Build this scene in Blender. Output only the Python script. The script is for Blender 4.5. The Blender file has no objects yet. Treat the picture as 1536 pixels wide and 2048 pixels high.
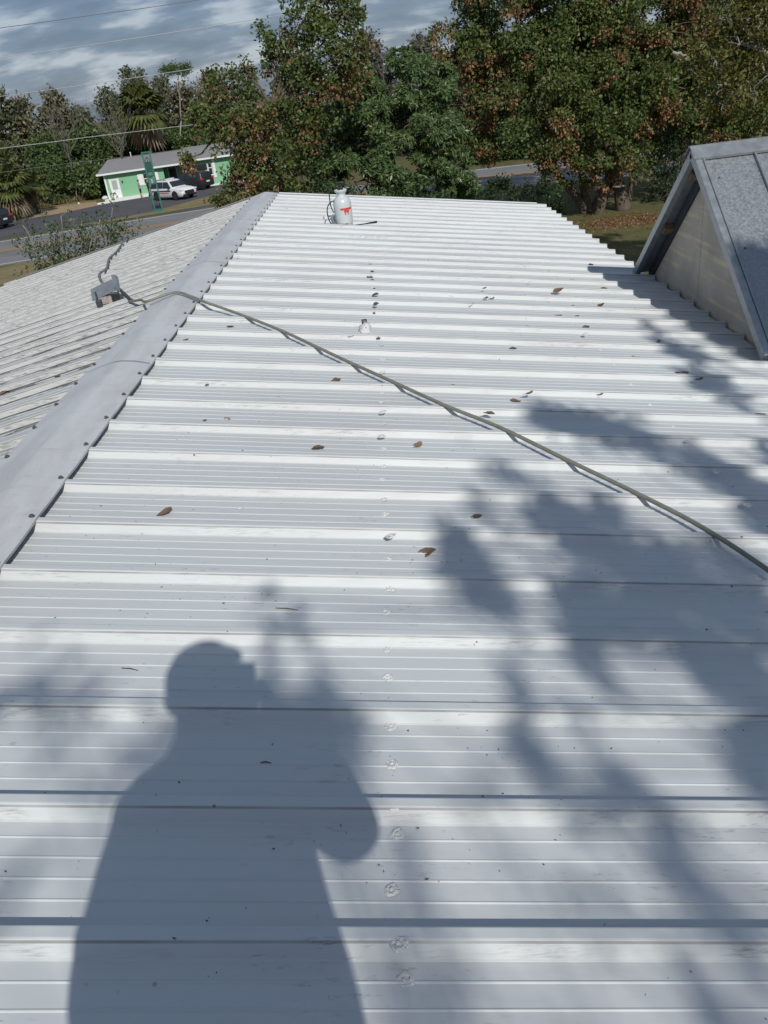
import bpy, bmesh, math, random
import numpy as np
from mathutils import Vector, Matrix, noise as mnoise

random.seed(7)
rng = np.random.default_rng(7)
R = math.radians
scn = bpy.context.scene
col = scn.collection

# ------------------------------------------------------------------ camera
HC = 8.0                                    # camera height above the ground
PITCH, ROLL, YAW, FPX = 0.4864, 0.1287, 0.0342, 1625.9
cF = np.array([-math.sin(YAW) * math.cos(PITCH), math.cos(YAW) * math.cos(PITCH), -math.sin(PITCH)])
cR0 = np.array([math.cos(YAW), math.sin(YAW), 0.0])
cU0 = np.cross(cR0, cF)
cR = math.cos(ROLL) * cR0 - math.sin(ROLL) * cU0
cU = math.sin(ROLL) * cR0 + math.cos(ROLL) * cU0
cam_d = bpy.data.cameras.new('camera')
cam = bpy.data.objects.new('camera', cam_d)
col.objects.link(cam)
cam_d.sensor_fit = 'VERTICAL'
cam_d.sensor_height = 24.0
cam_d.lens = FPX / 2048 * 24.0
cam_d.clip_start = 0.02
cam_d.clip_end = 3000
mw = Matrix.Identity(4)
for i in range(3):
    mw[i][0], mw[i][1], mw[i][2] = cR[i], cU[i], -cF[i]
mw[2][3] = HC
cam.matrix_world = mw
scn.camera = cam

def ray(x, y):
    return cF + cR * (x - 768) / FPX + cU * (1024 - y) / FPX
CAM = np.array([0, 0, HC])
def gnd(x, y, z=0.0):
    d = ray(x, y); return CAM + d * (z - HC) / d[2]
def onY(x, y, Y):
    d = ray(x, y); return CAM + d * Y / d[1]
def onX(x, y, X):
    d = ray(x, y); return CAM + d * X / d[0]
def depth(P):
    return float((np.asarray(P) - CAM) @ cF)

# ------------------------------------------------------------------ light
sun_v = -ray(500, 1333); sun_v /= np.linalg.norm(sun_v)      # toward the sun
sun_el = math.asin(sun_v[2]); sun_az = math.atan2(sun_v[0], sun_v[1])
sd = bpy.data.lights.new('sun', 'SUN'); sd.energy = 3.35; sd.angle = R(0.53); sd.color = (1.0, 0.965, 0.90)
so = bpy.data.objects.new('sun', sd); col.objects.link(so)
so.rotation_euler = Vector(sun_v).to_track_quat('Z', 'Y').to_euler()
so.location = (6, -10, 30)

wd = bpy.data.worlds.new('World'); scn.world = wd; wd.use_nodes = True
wt = wd.node_tree; wt.nodes.clear()
def wn(t, **k):
    n = wt.nodes.new(t)
    for a, b in k.items(): setattr(n, a, b)
    return n
w_out = wn('ShaderNodeOutputWorld'); w_bg = wn('ShaderNodeBackground'); w_bg.inputs[1].default_value = 0.10
w_sky = wn('ShaderNodeTexSky', sky_type='NISHITA', sun_disc=False, sun_elevation=sun_el, sun_rotation=sun_az)
w_sky.air_density = 1.0; w_sky.dust_density = 0.6; w_sky.ozone_density = 1.6
w_tc = wn('ShaderNodeTexCoord'); w_sep = wn('ShaderNodeSeparateXYZ')
wt.links.new(w_tc.outputs['Generated'], w_sep.inputs[0])
w_z = wn('ShaderNodeMath', operation='MAXIMUM'); wt.links.new(w_sep.outputs[2], w_z.inputs[0]); w_z.inputs[1].default_value = 0.0
w_z2 = wn('ShaderNodeMath', operation='ADD'); wt.links.new(w_z.outputs[0], w_z2.inputs[0]); w_z2.inputs[1].default_value = 0.42
w_x = wn('ShaderNodeMath', operation='DIVIDE'); wt.links.new(w_sep.outputs[0], w_x.inputs[0]); wt.links.new(w_z2.outputs[0], w_x.inputs[1])
w_y = wn('ShaderNodeMath', operation='DIVIDE'); wt.links.new(w_sep.outputs[1], w_y.inputs[0]); wt.links.new(w_z2.outputs[0], w_y.inputs[1])
w_c = wn('ShaderNodeCombineXYZ'); wt.links.new(w_x.outputs[0], w_c.inputs[0]); wt.links.new(w_y.outputs[0], w_c.inputs[1])
w_map = wn('ShaderNodeMapping'); w_map.inputs['Scale'].default_value = (1.0, 2.0, 1); w_map.inputs['Location'].default_value = (2.3, 0.9, 0)
wt.links.new(w_c.outputs[0], w_map.inputs[0])
w_n1 = wn('ShaderNodeTexNoise'); w_n1.inputs['Scale'].default_value = 6.0; w_n1.inputs['Detail'].default_value = 7; w_n1.inputs['Roughness'].default_value = 0.52; w_n1.inputs['Distortion'].default_value = 0.0
wt.links.new(w_map.outputs[0], w_n1.inputs[0])
w_r1 = wn('ShaderNodeValToRGB')                       # cloud brightness (x10, background strength is 0.1)
e = w_r1.color_ramp.elements
e[0].position = 0.36; e[0].color = (0.105, 0.162, 0.28, 1)
e[1].position = 0.63; e[1].color = (0.50, 0.56, 0.66, 1)
m = w_r1.color_ramp.elements.new(0.5); m.color = (0.172, 0.242, 0.375, 1)
wt.links.new(w_n1.outputs[0], w_r1.inputs[0])
w_mul = wn('ShaderNodeVectorMath', operation='SCALE'); wt.links.new(w_r1.outputs[0], w_mul.inputs[0]); w_mul.inputs['Scale'].default_value = 8.3
w_mix = wn('ShaderNodeMix', data_type='RGBA'); w_mix.inputs[0].default_value = 0.82
wt.links.new(w_sky.outputs[0], w_mix.inputs[6]); wt.links.new(w_mul.outputs[0], w_mix.inputs[7])
wt.links.new(w_mix.outputs[2], w_bg.inputs[0]); wt.links.new(w_bg.outputs[0], w_out.inputs[0])

scn.view_settings.view_transform = 'Standard'
scn.view_settings.look = 'None'
scn.view_settings.exposure = 0.0
scn.view_settings.gamma = 1.0
scn.view_settings.use_curve_mapping = False
scn.render.engine = 'CYCLES'
scn.cycles.max_bounces = 6
scn.cycles.transparent_max_bounces = 8

# ------------------------------------------------------------------ materials
class NT:
    def __init__(s, name):
        s.m = bpy.data.materials.new(name); s.m.use_nodes = True
        s.t = s.m.node_tree; s.b = s.t.nodes['Principled BSDF']
    def n(s, typ, ins=None, **k):
        nd = s.t.nodes.new(typ)
        for a, b in k.items(): setattr(nd, a, b)
        for a, b in (ins or {}).items():
            if hasattr(b, 'is_output'): s.t.links.new(b, nd.inputs[a])
            else: nd.inputs[a].default_value = b
        return nd
    def math(s, op, a, b=0.0, c=0.0, clamp=False):
        nd = s.t.nodes.new('ShaderNodeMath'); nd.operation = op; nd.use_clamp = clamp
        for i, v in enumerate((a, b, c)):
            if hasattr(v, 'is_output'): s.t.links.new(v, nd.inputs[i])
            else: nd.inputs[i].default_value = v
        return nd.outputs[0]
    def ramp(s, fac, stops):
        nd = s.t.nodes.new('ShaderNodeValToRGB'); el = nd.color_ramp.elements
        while len(el) < len(stops): el.new(0.5)
        for e_, (p_, c_) in zip(el, stops):
            e_.position = p_; e_.color = (c_, c_, c_, 1) if isinstance(c_, (int, float)) else (*c_, 1)
        s.t.links.new(fac, nd.inputs[0]); return nd.outputs[0]
    def noise(s, vec, scale, detail=4, rough=0.55, dist=0.0):
        return s.n('ShaderNodeTexNoise', {'Vector': vec, 'Scale': scale, 'Detail': detail, 'Roughness': rough, 'Distortion': dist}).outputs[0]
    def mapv(s, vec, scale):
        return s.n('ShaderNodeMapping', {'Vector': vec, 'Scale': scale}).outputs[0]
    def mix(s, fac, a, b, blend='MIX'):
        nd = s.t.nodes.new('ShaderNodeMix'); nd.data_type = 'RGBA'; nd.blend_type = blend
        for i, v in ((0, fac), (6, a), (7, b)):
            if hasattr(v, 'is_output'): s.t.links.new(v, nd.inputs[i])
            else: nd.inputs[i].default_value = (*v, 1) if isinstance(v, tuple) else v
        return nd.outputs[2]
    def obj(s): return s.n('ShaderNodeTexCoord').outputs['Object']
    def set(s, **k):
        for a, b in k.items():
            i = s.b.inputs[a.replace('_', ' ')]
            if hasattr(b, 'is_output'): s.t.links.new(b, i)
            else: i.default_value = (*b, 1) if isinstance(b, tuple) and len(b) == 3 else b
    def bump(s, h, strength, dist=0.01):
        nd = s.n('ShaderNodeBump', {'Height': h, 'Strength': strength, 'Distance': dist})
        s.t.links.new(nd.outputs[0], s.b.inputs['Normal'])

def simple(name, c, rough=0.6, metal=0.0, var=0.12, scale=12.0, spec=0.5):
    t = NT(name); o = t.obj()
    nz = t.noise(o, scale, 5, 0.6)
    v = t.ramp(nz, [(0.3, 1 - var), (0.7, 1 + var * 0.3)])
    t.set(Base_Color=t.mix(1.0, c, v, 'MULTIPLY'), Roughness=t.math('MULTIPLY_ADD', nz, 0.2, rough - 0.1, True), Metallic=metal, Specular_IOR_Level=spec)
    return t.m

def leaf_mat(name, stops, transl=0.22, rough=0.5):
    t = NT(name)
    g = t.n('ShaderNodeNewGeometry').outputs['Random Per Island']
    o = t.obj(); nz = t.noise(o, 0.5, 2, 0.5)
    f = t.math('ADD', t.math('MULTIPLY', g, 0.7), t.math('MULTIPLY', nz, 0.45), clamp=True)
    c = t.ramp(f, stops)
    t.set(Base_Color=c, Roughness=rough, Specular_IOR_Level=0.35)
    tr = t.n('ShaderNodeBsdfTranslucent', {'Color': c})
    ms = t.n('ShaderNodeMixShader', {0: transl, 1: t.b.outputs[0], 2: tr.outputs[0]})
    t.t.links.new(ms.outputs[0], t.t.nodes['Material Output'].inputs[0])
    return t.m

RIB_S, RIB_Y0 = 0.3048, 1.2392
XR, ZR, SR, SL = -1.4251, -1.1912 + HC, 0.1544, 0.1931
UC, UL, XE, XEL = 0.1593, 0.1883, 3.7395, 3.8062

def roof_mat(name, base, mildew, dirt):
    t = NT(name); o = t.obj()
    sx = t.n('ShaderNodeSeparateXYZ', {0: o})
    Y = sx.outputs[1]
    fr = t.math('MODULO', t.math('ADD', t.math('DIVIDE', t.math('SUBTRACT', Y, RIB_Y0), RIB_S), 100.0), 1.0)
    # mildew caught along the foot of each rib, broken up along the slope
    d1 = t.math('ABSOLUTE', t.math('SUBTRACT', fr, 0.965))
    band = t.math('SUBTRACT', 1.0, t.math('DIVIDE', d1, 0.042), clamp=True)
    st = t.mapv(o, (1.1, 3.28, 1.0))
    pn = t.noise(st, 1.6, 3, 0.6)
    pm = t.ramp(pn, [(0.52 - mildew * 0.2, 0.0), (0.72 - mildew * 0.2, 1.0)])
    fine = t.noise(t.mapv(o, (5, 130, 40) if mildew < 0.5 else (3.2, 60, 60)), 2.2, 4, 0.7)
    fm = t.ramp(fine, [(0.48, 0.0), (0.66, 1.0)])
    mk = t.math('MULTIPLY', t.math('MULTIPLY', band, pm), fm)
    # smeared streaks running down the slope
    s2 = t.noise(t.mapv(o, (1.3, 16, 16)), 2.0, 6, 0.65)
    sm = t.ramp(s2, [(0.5, 0.0), (0.78, 1.0)])
    big = t.noise(o, 0.9, 3, 0.5)
    bigm = t.ramp(big, [(0.35, 0.15), (0.7, 1.0)])
    stk = t.math('MULTIPLY', sm, bigm)
    # short dark scuffs
    s3 = t.noise(t.mapv(o, (9, 70, 70)), 1.5, 5, 0.75)
    sc = t.ramp(s3, [(0.575, 0.0), (0.66, 1.0)])
    scm = t.math('MULTIPLY', sc, t.ramp(t.noise(t.mapv(o, (1, 2.4, 1)), 2.4, 3, 0.6), [(0.52, 0.0), (0.64, 1.0)]))
    # specks of grit
    vo = t.n('ShaderNodeTexVoronoi', {'Vector': o, 'Scale': 19.0, 'Randomness': 1.0})
    vd = vo.outputs['Distance']; vc = t.n('ShaderNodeSeparateColor', {0: vo.outputs['Color']}).outputs[0]
    thr = t.math('MULTIPLY', t.ramp(vc, [(0.45, 0.0), (1.0, 1.0)]), 0.085)
    sp = t.math('MULTIPLY', t.math('LESS_THAN', vd, thr), t.ramp(t.noise(o, 1.6, 2), [(0.40, 0.0), (0.5, 1.0)]))
    c = t.mix(t.math('MULTIPLY', stk, 0.30 * dirt), base, (0.40, 0.375, 0.385))
    c = t.mix(t.math('MULTIPLY', bigm, 0.3), c, (0.47, 0.445, 0.45))
    c = t.mix(t.math('MULTIPLY', scm, 0.55), c, (0.19, 0.165, 0.165))
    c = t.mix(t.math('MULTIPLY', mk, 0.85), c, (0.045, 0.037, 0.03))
    if mildew > 0.5:
        s4 = t.noise(t.mapv(o, (2.2, 9.0, 9.0)), 1.7, 5, 0.7)
        bl = t.math('MULTIPLY', t.ramp(s4, [(0.50, 0.0), (0.56, 1.0)]), t.ramp(t.math('ABSOLUTE', t.math('SUBTRACT', fr, 0.80)), [(0.10, 1.0), (0.16, 0.0)]))
        c = t.mix(t.math('MULTIPLY', bl, 0.85), c, (0.06, 0.06, 0.055))
        s5 = t.noise(t.mapv(o, (1.0, 3.28, 1.0)), 1.3, 5, 0.75)
        for cc, ww in ((0.905, 0.034), (0.17, 0.022)):
            ln = t.math('MULTIPLY', t.math('LESS_THAN', t.math('ABSOLUTE', t.math('SUBTRACT', fr, cc)), ww), t.ramp(s5, [(0.38, 0.25), (0.52, 1.0)]))
            c = t.mix(t.math('MULTIPLY', ln, 0.9), c, (0.06, 0.058, 0.05))
    lap = t.math('MULTIPLY', t.math('LESS_THAN', t.math('ABSOLUTE', t.math('SUBTRACT', fr, 0.991)), 0.0048), t.ramp(t.noise(t.mapv(o, (2, 3.28, 1)), 2.0, 4), [(0.3, 0.35), (0.6, 0.95)]))
    c = t.mix(t.math('MULTIPLY', lap, 0.7), c, (0.12, 0.11, 0.10))
    c = t.mix(t.math('MULTIPLY', sp, 0.85), c, (0.03, 0.028, 0.025))
    rg = t.math('ADD', t.math('MULTIPLY', s2, 0.25), 0.36)
    t.set(Base_Color=c, Roughness=rg, Specular_IOR_Level=0.3)
    t.bump(t.noise(t.mapv(o, (3, 9, 3)), 1.0, 2, 0.4), 0.25, 0.01)
    return t.m

M = {}
M['roof_r'] = roof_mat('painted_white_roof_sheet', (0.57, 0.60, 0.60), 0.02, 1.3)
M['roof_l'] = roof_mat('mildewed_white_roof_sheet', (0.50, 0.515, 0.50), 1.0, 1.0)
def cap_mat():
    t = NT('ridge_cap_paint'); o = t.obj()
    n1 = t.noise(t.mapv(o, (5, 1.2, 5)), 1.6, 6, 0.65); n2 = t.noise(t.mapv(o, (3, 14, 3)), 2.0, 5, 0.7); n3 = t.noise(o, 60, 2)
    c = t.mix(t.ramp(n1, [(0.42, 0.0), (0.66, 0.7)]), (0.60, 0.61, 0.612), (0.46, 0.45, 0.445))
    c = t.mix(t.ramp(n2, [(0.58, 0.0), (0.74, 0.5)]), c, (0.33, 0.32, 0.32))
    c = t.mix(t.ramp(n3, [(0.74, 0.0), (0.78, 0.8)]), c, (0.12, 0.12, 0.11))
    t.set(Base_Color=c, Roughness=t.math('MULTIPLY_ADD', n1, 0.3, 0.35)); t.bump(t.noise(o, 2.2, 3), 0.06, 0.012); return t.m
M['cap'] = cap_mat()
M['trim'] = simple('white_trim', (0.66, 0.67, 0.68), 0.45, 0, 0.1, 4)
M['grey_trim'] = simple('grey_weathered_trim', (0.24, 0.24, 0.24), 0.6, 0, 0.25, 9)
M['screw'] = simple('screw_metal', (0.16, 0.16, 0.17), 0.5, 0.6, 0.3, 80)
def sealant(name, base, thr):
    t = NT(name); o = t.obj(); nz = t.noise(o, 2.6, 4, 0.7)
    t.set(Base_Color=t.mix(t.ramp(nz, [(thr, 0.0), (thr + 0.05, 1.0)]), base, (0.06, 0.06, 0.06)), Roughness=0.45)
    t.bump(t.noise(o, 3.5, 3, 0.6), 0.5, 0.12); return t.m
M['seal'] = sealant('white_sealant', (0.84, 0.84, 0.82), 0.62)
M['seal_d'] = sealant('dark_sealant', (0.10, 0.10, 0.10), 0.62)
M['wall'] = simple('building_wall', (0.45, 0.44, 0.40), 0.8, 0, 0.15, 2)

def galv():
    t = NT('galvanised_sheet'); o = t.obj()
    v = t.n('ShaderNodeTexVoronoi', {'Vector': t.mapv(o, (1, 1, 1)), 'Scale': 85.0})
    c = t.n('ShaderNodeSeparateColor', {0: v.outputs['Color']}).outputs[0]
    big = t.noise(o, 5, 4)
    k = t.math('ADD', t.math('MULTIPLY', c, 0.6), t.math('MULTIPLY', big, 0.5))
    t.set(Base_Color=t.ramp(k, [(0.1, (0.23, 0.255, 0.275)), (0.9, (0.36, 0.385, 0.405))]), Metallic=0.55, Roughness=t.math('MULTIPLY_ADD', c, 0.2, 0.38))
    return t.m
M['galv'] = galv()
M['galv_trim'] = simple('galvanised_trim', (0.36, 0.385, 0.40), 0.42, 0.55, 0.25, 14)
def ply():
    t = NT('weathered_board'); o = t.obj()
    # board grain runs down the far slope direction
    mp = t.n('ShaderNodeMapping', {'Vector': o, 'Rotation': (R(-33), 0, 0), 'Scale': (1, 0.8, 14)})
    s = t.noise(mp.outputs[0], 1.3, 5, 0.6); b = t.noise(o, 2.2, 4, 0.6)
    c = t.mix(t.ramp(s, [(0.52, 0.0), (0.64, 1.0)]), (0.56, 0.49, 0.39), (0.74, 0.60, 0.40))
    c = t.mix(t.ramp(b, [(0.4, 0.0), (0.75, 0.6)]), c, (0.17, 0.165, 0.155))
    t.set(Base_Color=c, Roughness=0.8); t.bump(s, 0.2, 0.004); return t.m
M['ply'] = ply()
M['rafter'] = simple('old_rafter_wood', (0.22, 0.15, 0.10), 0.85, 0, 0.3, 20)
M['hose'] = simple('olive_grey_cable', (0.21, 0.21, 0.165), 0.55, 0, 0.2, 30)
M['conduit'] = simple('weathered_grey_cable', (0.20, 0.20, 0.19), 0.7, 0, 0.3, 25)
M['black'] = simple('black_rubber', (0.02, 0.02, 0.022), 0.45, 0, 0.2, 30)
M['rust'] = simple('rusty_plate', (0.42, 0.36, 0.33), 0.8, 0.1, 0.5, 45)
M['dkmetal'] = simple('dark_metal', (0.06, 0.07, 0.085), 0.6, 0.3, 0.3, 25)
M['tank'] = simple('translucent_white_plastic', (0.55, 0.60, 0.60), 0.35, 0, 0.06, 8)
M['tank'].node_tree.nodes['Principled BSDF'].inputs['Subsurface Weight'].default_value = 0.15
M['red'] = simple('red_print', (0.62, 0.045, 0.05), 0.5, 0, 0.15, 60)
M['grey_pl'] = simple('grey_plastic', (0.20, 0.23, 0.25), 0.5, 0, 0.15, 40)

# ------------------------------------------------------------------ mesh helpers
def link(o, parent=None):
    col.objects.link(o)
    if parent is not None: o.parent = parent
    return o
def tag(o, label=None, cat=None, group=None, kind=None):
    if label: o['label'] = label
    if cat: o['category'] = cat
    if group: o['group'] = group
    if kind: o['kind'] = kind
    return o
def empty(name, loc=(0, 0, 0), rz=0.0, label=None, cat=None, group=None):
    o = bpy.data.objects.new(name, None); o.empty_display_size = 0.2
    o.location = loc; o.rotation_euler = (0, 0, rz); link(o)
    return tag(o, label, cat, group)
def np_mesh(name, V, F, mat, smooth=False):
    V = np.asarray(V, np.float32).reshape(-1, 3); F = np.asarray(F, np.int32)
    me = bpy.data.meshes.new(name); nv, nf, k = len(V), len(F), F.shape[1]
    me.vertices.add(nv); me.vertices.foreach_set('co', V.ravel())
    me.loops.add(nf * k); me.loops.foreach_set('vertex_index', F.ravel())
    me.polygons.add(nf); me.polygons.foreach_set('loop_start', np.arange(0, nf * k, k, dtype=np.int32))
    me.polygons.foreach_set('loop_total', np.full(nf, k, np.int32))
    me.polygons.foreach_set('use_smooth', np.full(nf, smooth, bool))
    me.update(calc_edges=True)
    if mat: me.materials.append(mat)
    return me
def np_obj(name, V, F, mat, parent=None, smooth=False):
    return link(bpy.data.objects.new(name, np_mesh(name, V, F, mat, smooth)), parent)

class MB:
    def __init__(s): s.v = []; s.f = []
    def add(s, vs, fs):
        k = len(s.v); s.v += [tuple(map(float, q)) for q in vs]; s.f += [tuple(i + k for i in g) for g in fs]; return s
    def box(s, lo, hi, M4=None):
        (a, b, c), (d, e_, f_) = lo, hi
        vs = [(a, b, c), (d, b, c), (d, e_, c), (a, e_, c), (a, b, f_), (d, b, f_), (d, e_, f_), (a, e_, f_)]
        if M4 is not None: vs = [tuple(M4 @ Vector(q)) for q in vs]
        return s.add(vs, [(0, 3, 2, 1), (4, 5, 6, 7), (0, 1, 5, 4), (1, 2, 6, 5), (2, 3, 7, 6), (3, 0, 4, 7)])
    def obox(s, o, ax, ay, az):
        o, ax, ay, az = map(np.asarray, (o, ax, ay, az))
        vs = [o, o + ax, o + ax + ay, o + ay, o + az, o + ax + az, o + ax + ay + az, o + ay + az]
        return s.add(vs, [(0, 3, 2, 1), (4, 5, 6, 7), (0, 1, 5, 4), (1, 2, 6, 5), (2, 3, 7, 6), (3, 0, 4, 7)])
    def tube(s, pts, rad, seg=8, caps=True):
        pts = [Vector(p_) for p_ in pts]; n = len(pts)
        if not hasattr(rad, '__len__'): rad = [rad] * n
        k = len(s.v); u = None
        for i, p_ in enumerate(pts):
            d = (pts[min(i + 1, n - 1)] - pts[max(i - 1, 0)]).normalized()
            if u is None: u = d.orthogonal().normalized()
            else:
                u = (u - d * u.dot(d))
                u = u.normalized() if u.length > 1e-6 else d.orthogonal().normalized()
            w = d.cross(u)
            for j in range(seg):
                a = 2 * math.pi * j / seg
                s.v.append(tuple(p_ + (u * math.cos(a) + w * math.sin(a)) * rad[i]))
        for i in range(n - 1):
            for j in range(seg):
                s.f.append((k + i * seg + j, k + i * seg + (j + 1) % seg, k + (i + 1) * seg + (j + 1) % seg, k + (i + 1) * seg + j))
        if caps:
            s.f.append(tuple(k + j for j in reversed(range(seg)))); s.f.append(tuple(k + (n - 1) * seg + j for j in range(seg)))
        return s
    def lathe(s, prof, c=(0, 0, 0), seg=24, sy=1.0):
        k = len(s.v); n = len(prof)
        for r_, z in prof:
            for j in range(seg):
                a = 2 * math.pi * j / seg
                s.v.append((c[0] + r_ * math.cos(a), c[1] + r_ * sy * math.sin(a), c[2] + z))
        for i in range(n - 1):
            for j in range(seg):
                s.f.append((k + i * seg + j, k + i * seg + (j + 1) % seg, k + (i + 1) * seg + (j + 1) % seg, k + (i + 1) * seg + j))
        s.f.append(tuple(k + j for j in reversed(range(seg)))); s.f.append(tuple(k + (n - 1) * seg + j for j in range(seg)))
        return s
    def prism(s, poly, dvec):
        n = len(poly); d = np.asarray(dvec, float)
        vs = [np.asarray(q, float) for q in poly] + [np.asarray(q, float) + d for q in poly]
        fs = [tuple(reversed(range(n))), tuple(range(n, 2 * n))] + [(i, (i + 1) % n, n + (i + 1) % n, n + i) for i in range(n)]
        return s.add(vs, fs)
    def mesh(s, name, mat, smooth=False):
        me = bpy.data.meshes.new(name); me.from_pydata(s.v, [], s.f); me.update()
        bm = bmesh.new(); bm.from_mesh(me); bmesh.ops.recalc_face_normals(bm, faces=bm.faces); bm.to_mesh(me); bm.free()
        if smooth:
            for p_ in me.polygons: p_.use_smooth = True
        if mat: me.materials.append(mat)
        return me
    def build(s, name, mat, parent=None, smooth=False, bevel=0.0):
        o = link(bpy.data.objects.new(name, s.mesh(name, mat, smooth)), parent)
        if bevel:
            b = o.modifiers.new('bevel', 'BEVEL'); b.width = bevel; b.segments = 2; b.limit_method = 'ANGLE'
        return o
def inst(name, me, loc, rot=(0, 0, 0), scale=(1, 1, 1), parent=None):
    o = bpy.data.objects.new(name, me); o.location = loc; o.rotation_euler = rot; o.scale = scale
    return link(o, parent)

# ------------------------------------------------------------------ roof geometry helpers
tR, tL = math.tan(SR), math.tan(SL)
nR = np.array([math.sin(SR), 0, math.cos(SR)]); nL = np.array([-math.sin(SL), 0, math.cos(SL)])
def roofR(x, y, dz=0.0):
    d = ray(x, y); t = (ZR - HC + dz + XR * tR) / (d[2] + d[0] * tR); return CAM + d * t
def roofL(x, y, dz=0.0):
    d = ray(x, y); t = (ZR - HC + dz - XR * tL) / (d[2] - d[0] * tL); return CAM + d * t
def ribR(Y):                    # height of the sheet above its pan at Y
    fr = (Y - RIB_Y0) / RIB_S % 1.0 * RIB_S
    if fr < 0.026: return 0.032
    if fr < 0.046: return 0.032 * (0.046 - fr) / 0.02
    if fr > RIB_S - 0.02: return 0.032 * (fr - RIB_S + 0.02) / 0.02
    return 0.0
PROF = [(0.000, 0.0315), (0.003, 0.0325), (0.023, 0.0325), (0.026, 0.0315), (0.043, 0.003), (0.047, 0.0005)]
for b_ in (0.100, 0.148, 0.197, 0.246):
    PROF += [(b_ - 0.0035, 0.0), (b_ - 0.001, 0.0019), (b_ + 0.001, 0.0019), (b_ + 0.003, 0.0)]
PROF += [(RIB_S - 0.022, 0.0005), (RIB_S - 0.018, 0.003)]

def roof_panel(side, n0, mat, parent):
    prof = [(0.012, 0.0325, 0)]
    for k in range(3):
        for (y, h) in PROF:
            if k == 0 and y < 0.012: continue
            prof.append((y + k * RIB_S, h, 0))
    for (y, h) in PROF[:6]:            # this sheet laps over the first rib of the next one
        prof.append((3 * RIB_S + y + (0.0012 if y > 0.01 else -0.0), h + 0.0012, 1))
    L = (XE / math.cos(SR)) if side > 0 else (XEL / math.cos(SL))
    s_ = SR if side > 0 else SL; nn = nR if side > 0 else nL
    ns = 30; V = []; npf = len(prof)
    ph = random.random() * 6
    for i in range(ns + 1):
        u = L * i / ns
        for (y, h, lap) in prof:
            Yw = RIB_Y0 + n0 * RIB_S + y
            wob = 0.0011 * math.sin(u * 2.3 + n0 * 1.7 + y * 9) + 0.0014 * mnoise.noise((u * 0.9, Yw * 2.2, side))
            wy = 0.0022 * mnoise.noise((u * 0.7, Yw * 0.35, 4.0 + side)) 
            hh = h + wob * (0.4 if h > 0.02 else 1.0)
            V.append((XR + side * u * math.cos(s_) + nn[0] * hh, Yw + wy, ZR - u * math.sin(s_) + nn[2] * hh))
    F = []
    for i in range(ns):
        for j in range(npf - 1):
            a = i * npf + j; q = (a, a + 1, a + npf + 1, a + npf)
            F.append(q[::-1] if side > 0 else q)
    return np_obj('roof_panel', V, F, mat, parent)

bld = empty('metal_roofed_building', (0, 0, 0), 0, 'low gabled building under a white ribbed metal roof in the foreground', 'building')
N_FAR, N_NEAR = 34, -20
panels = {}
for n0 in range(N_FAR - 3, N_NEAR - 1, -3):
    panels[(1, n0)] = roof_panel(1, n0, M['roof_r'], bld)
    panels[(-1, n0)] = roof_panel(-1, n0, M['roof_l'], bld)
Y_FAR = RIB_Y0 + N_FAR * RIB_S; Y_NEAR = RIB_Y0 + (N_FAR - 54) * RIB_S
def panel_at(side, Y):
    n = (Y - RIB_Y0) / RIB_S
    k = max(0, min(17, int((N_FAR - n) // 3)))
    return panels[(side, N_FAR - 3 - 3 * k)]
# walls below the roof
b = MB()
xl, xrr = XR - XEL + 0.35, XR + XE - 0.30
zl, zr_ = ZR - (XEL - 0.35) * tL - 0.06, ZR - (XE - 0.30) * tR - 0.06
b.prism([(xl, Y_NEAR + 0.3, 0), (xl, Y_NEAR + 0.3, zl), (XR, Y_NEAR + 0.3, ZR - 0.1), (xrr, Y_NEAR + 0.3, zr_), (xrr, Y_NEAR + 0.3, 0)], (0, Y_FAR - Y_NEAR - 0.6, 0))
b.build('wall', M['wall'], bld)
# far rake trims
def onRoof(side, u, Y, h):
    s_ = SR if side > 0 else SL; nn = nR if side > 0 else nL
    return np.array([XR + side * u * math.cos(s_) + nn[0] * h, Y, ZR - u * math.sin(s_) + nn[2] * h])
for side, u0, u1, mt in ((1, UC + 0.02, XE / math.cos(SR) - 0.13, 'trim'), (-1, UL + 0.02, XEL / math.cos(SL) - 0.2, 'grey_trim')):
    b = MB(); o_ = onRoof(side, u0, Y_FAR + 0.032, -0.12)
    dx = onRoof(side, u1, 0, 0) - onRoof(side, u0, 0, 0); nn = nR if side > 0 else nL
    b.obox(o_, dx, (0, 0.012, 0), nn * 0.166)
    b.obox(onRoof(side, u0, Y_FAR - 0.012, 0.0348), dx, (0, 0.0425, 0), nn * 0.003)
    b.build('rake_trim', M[mt], bld)

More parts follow.
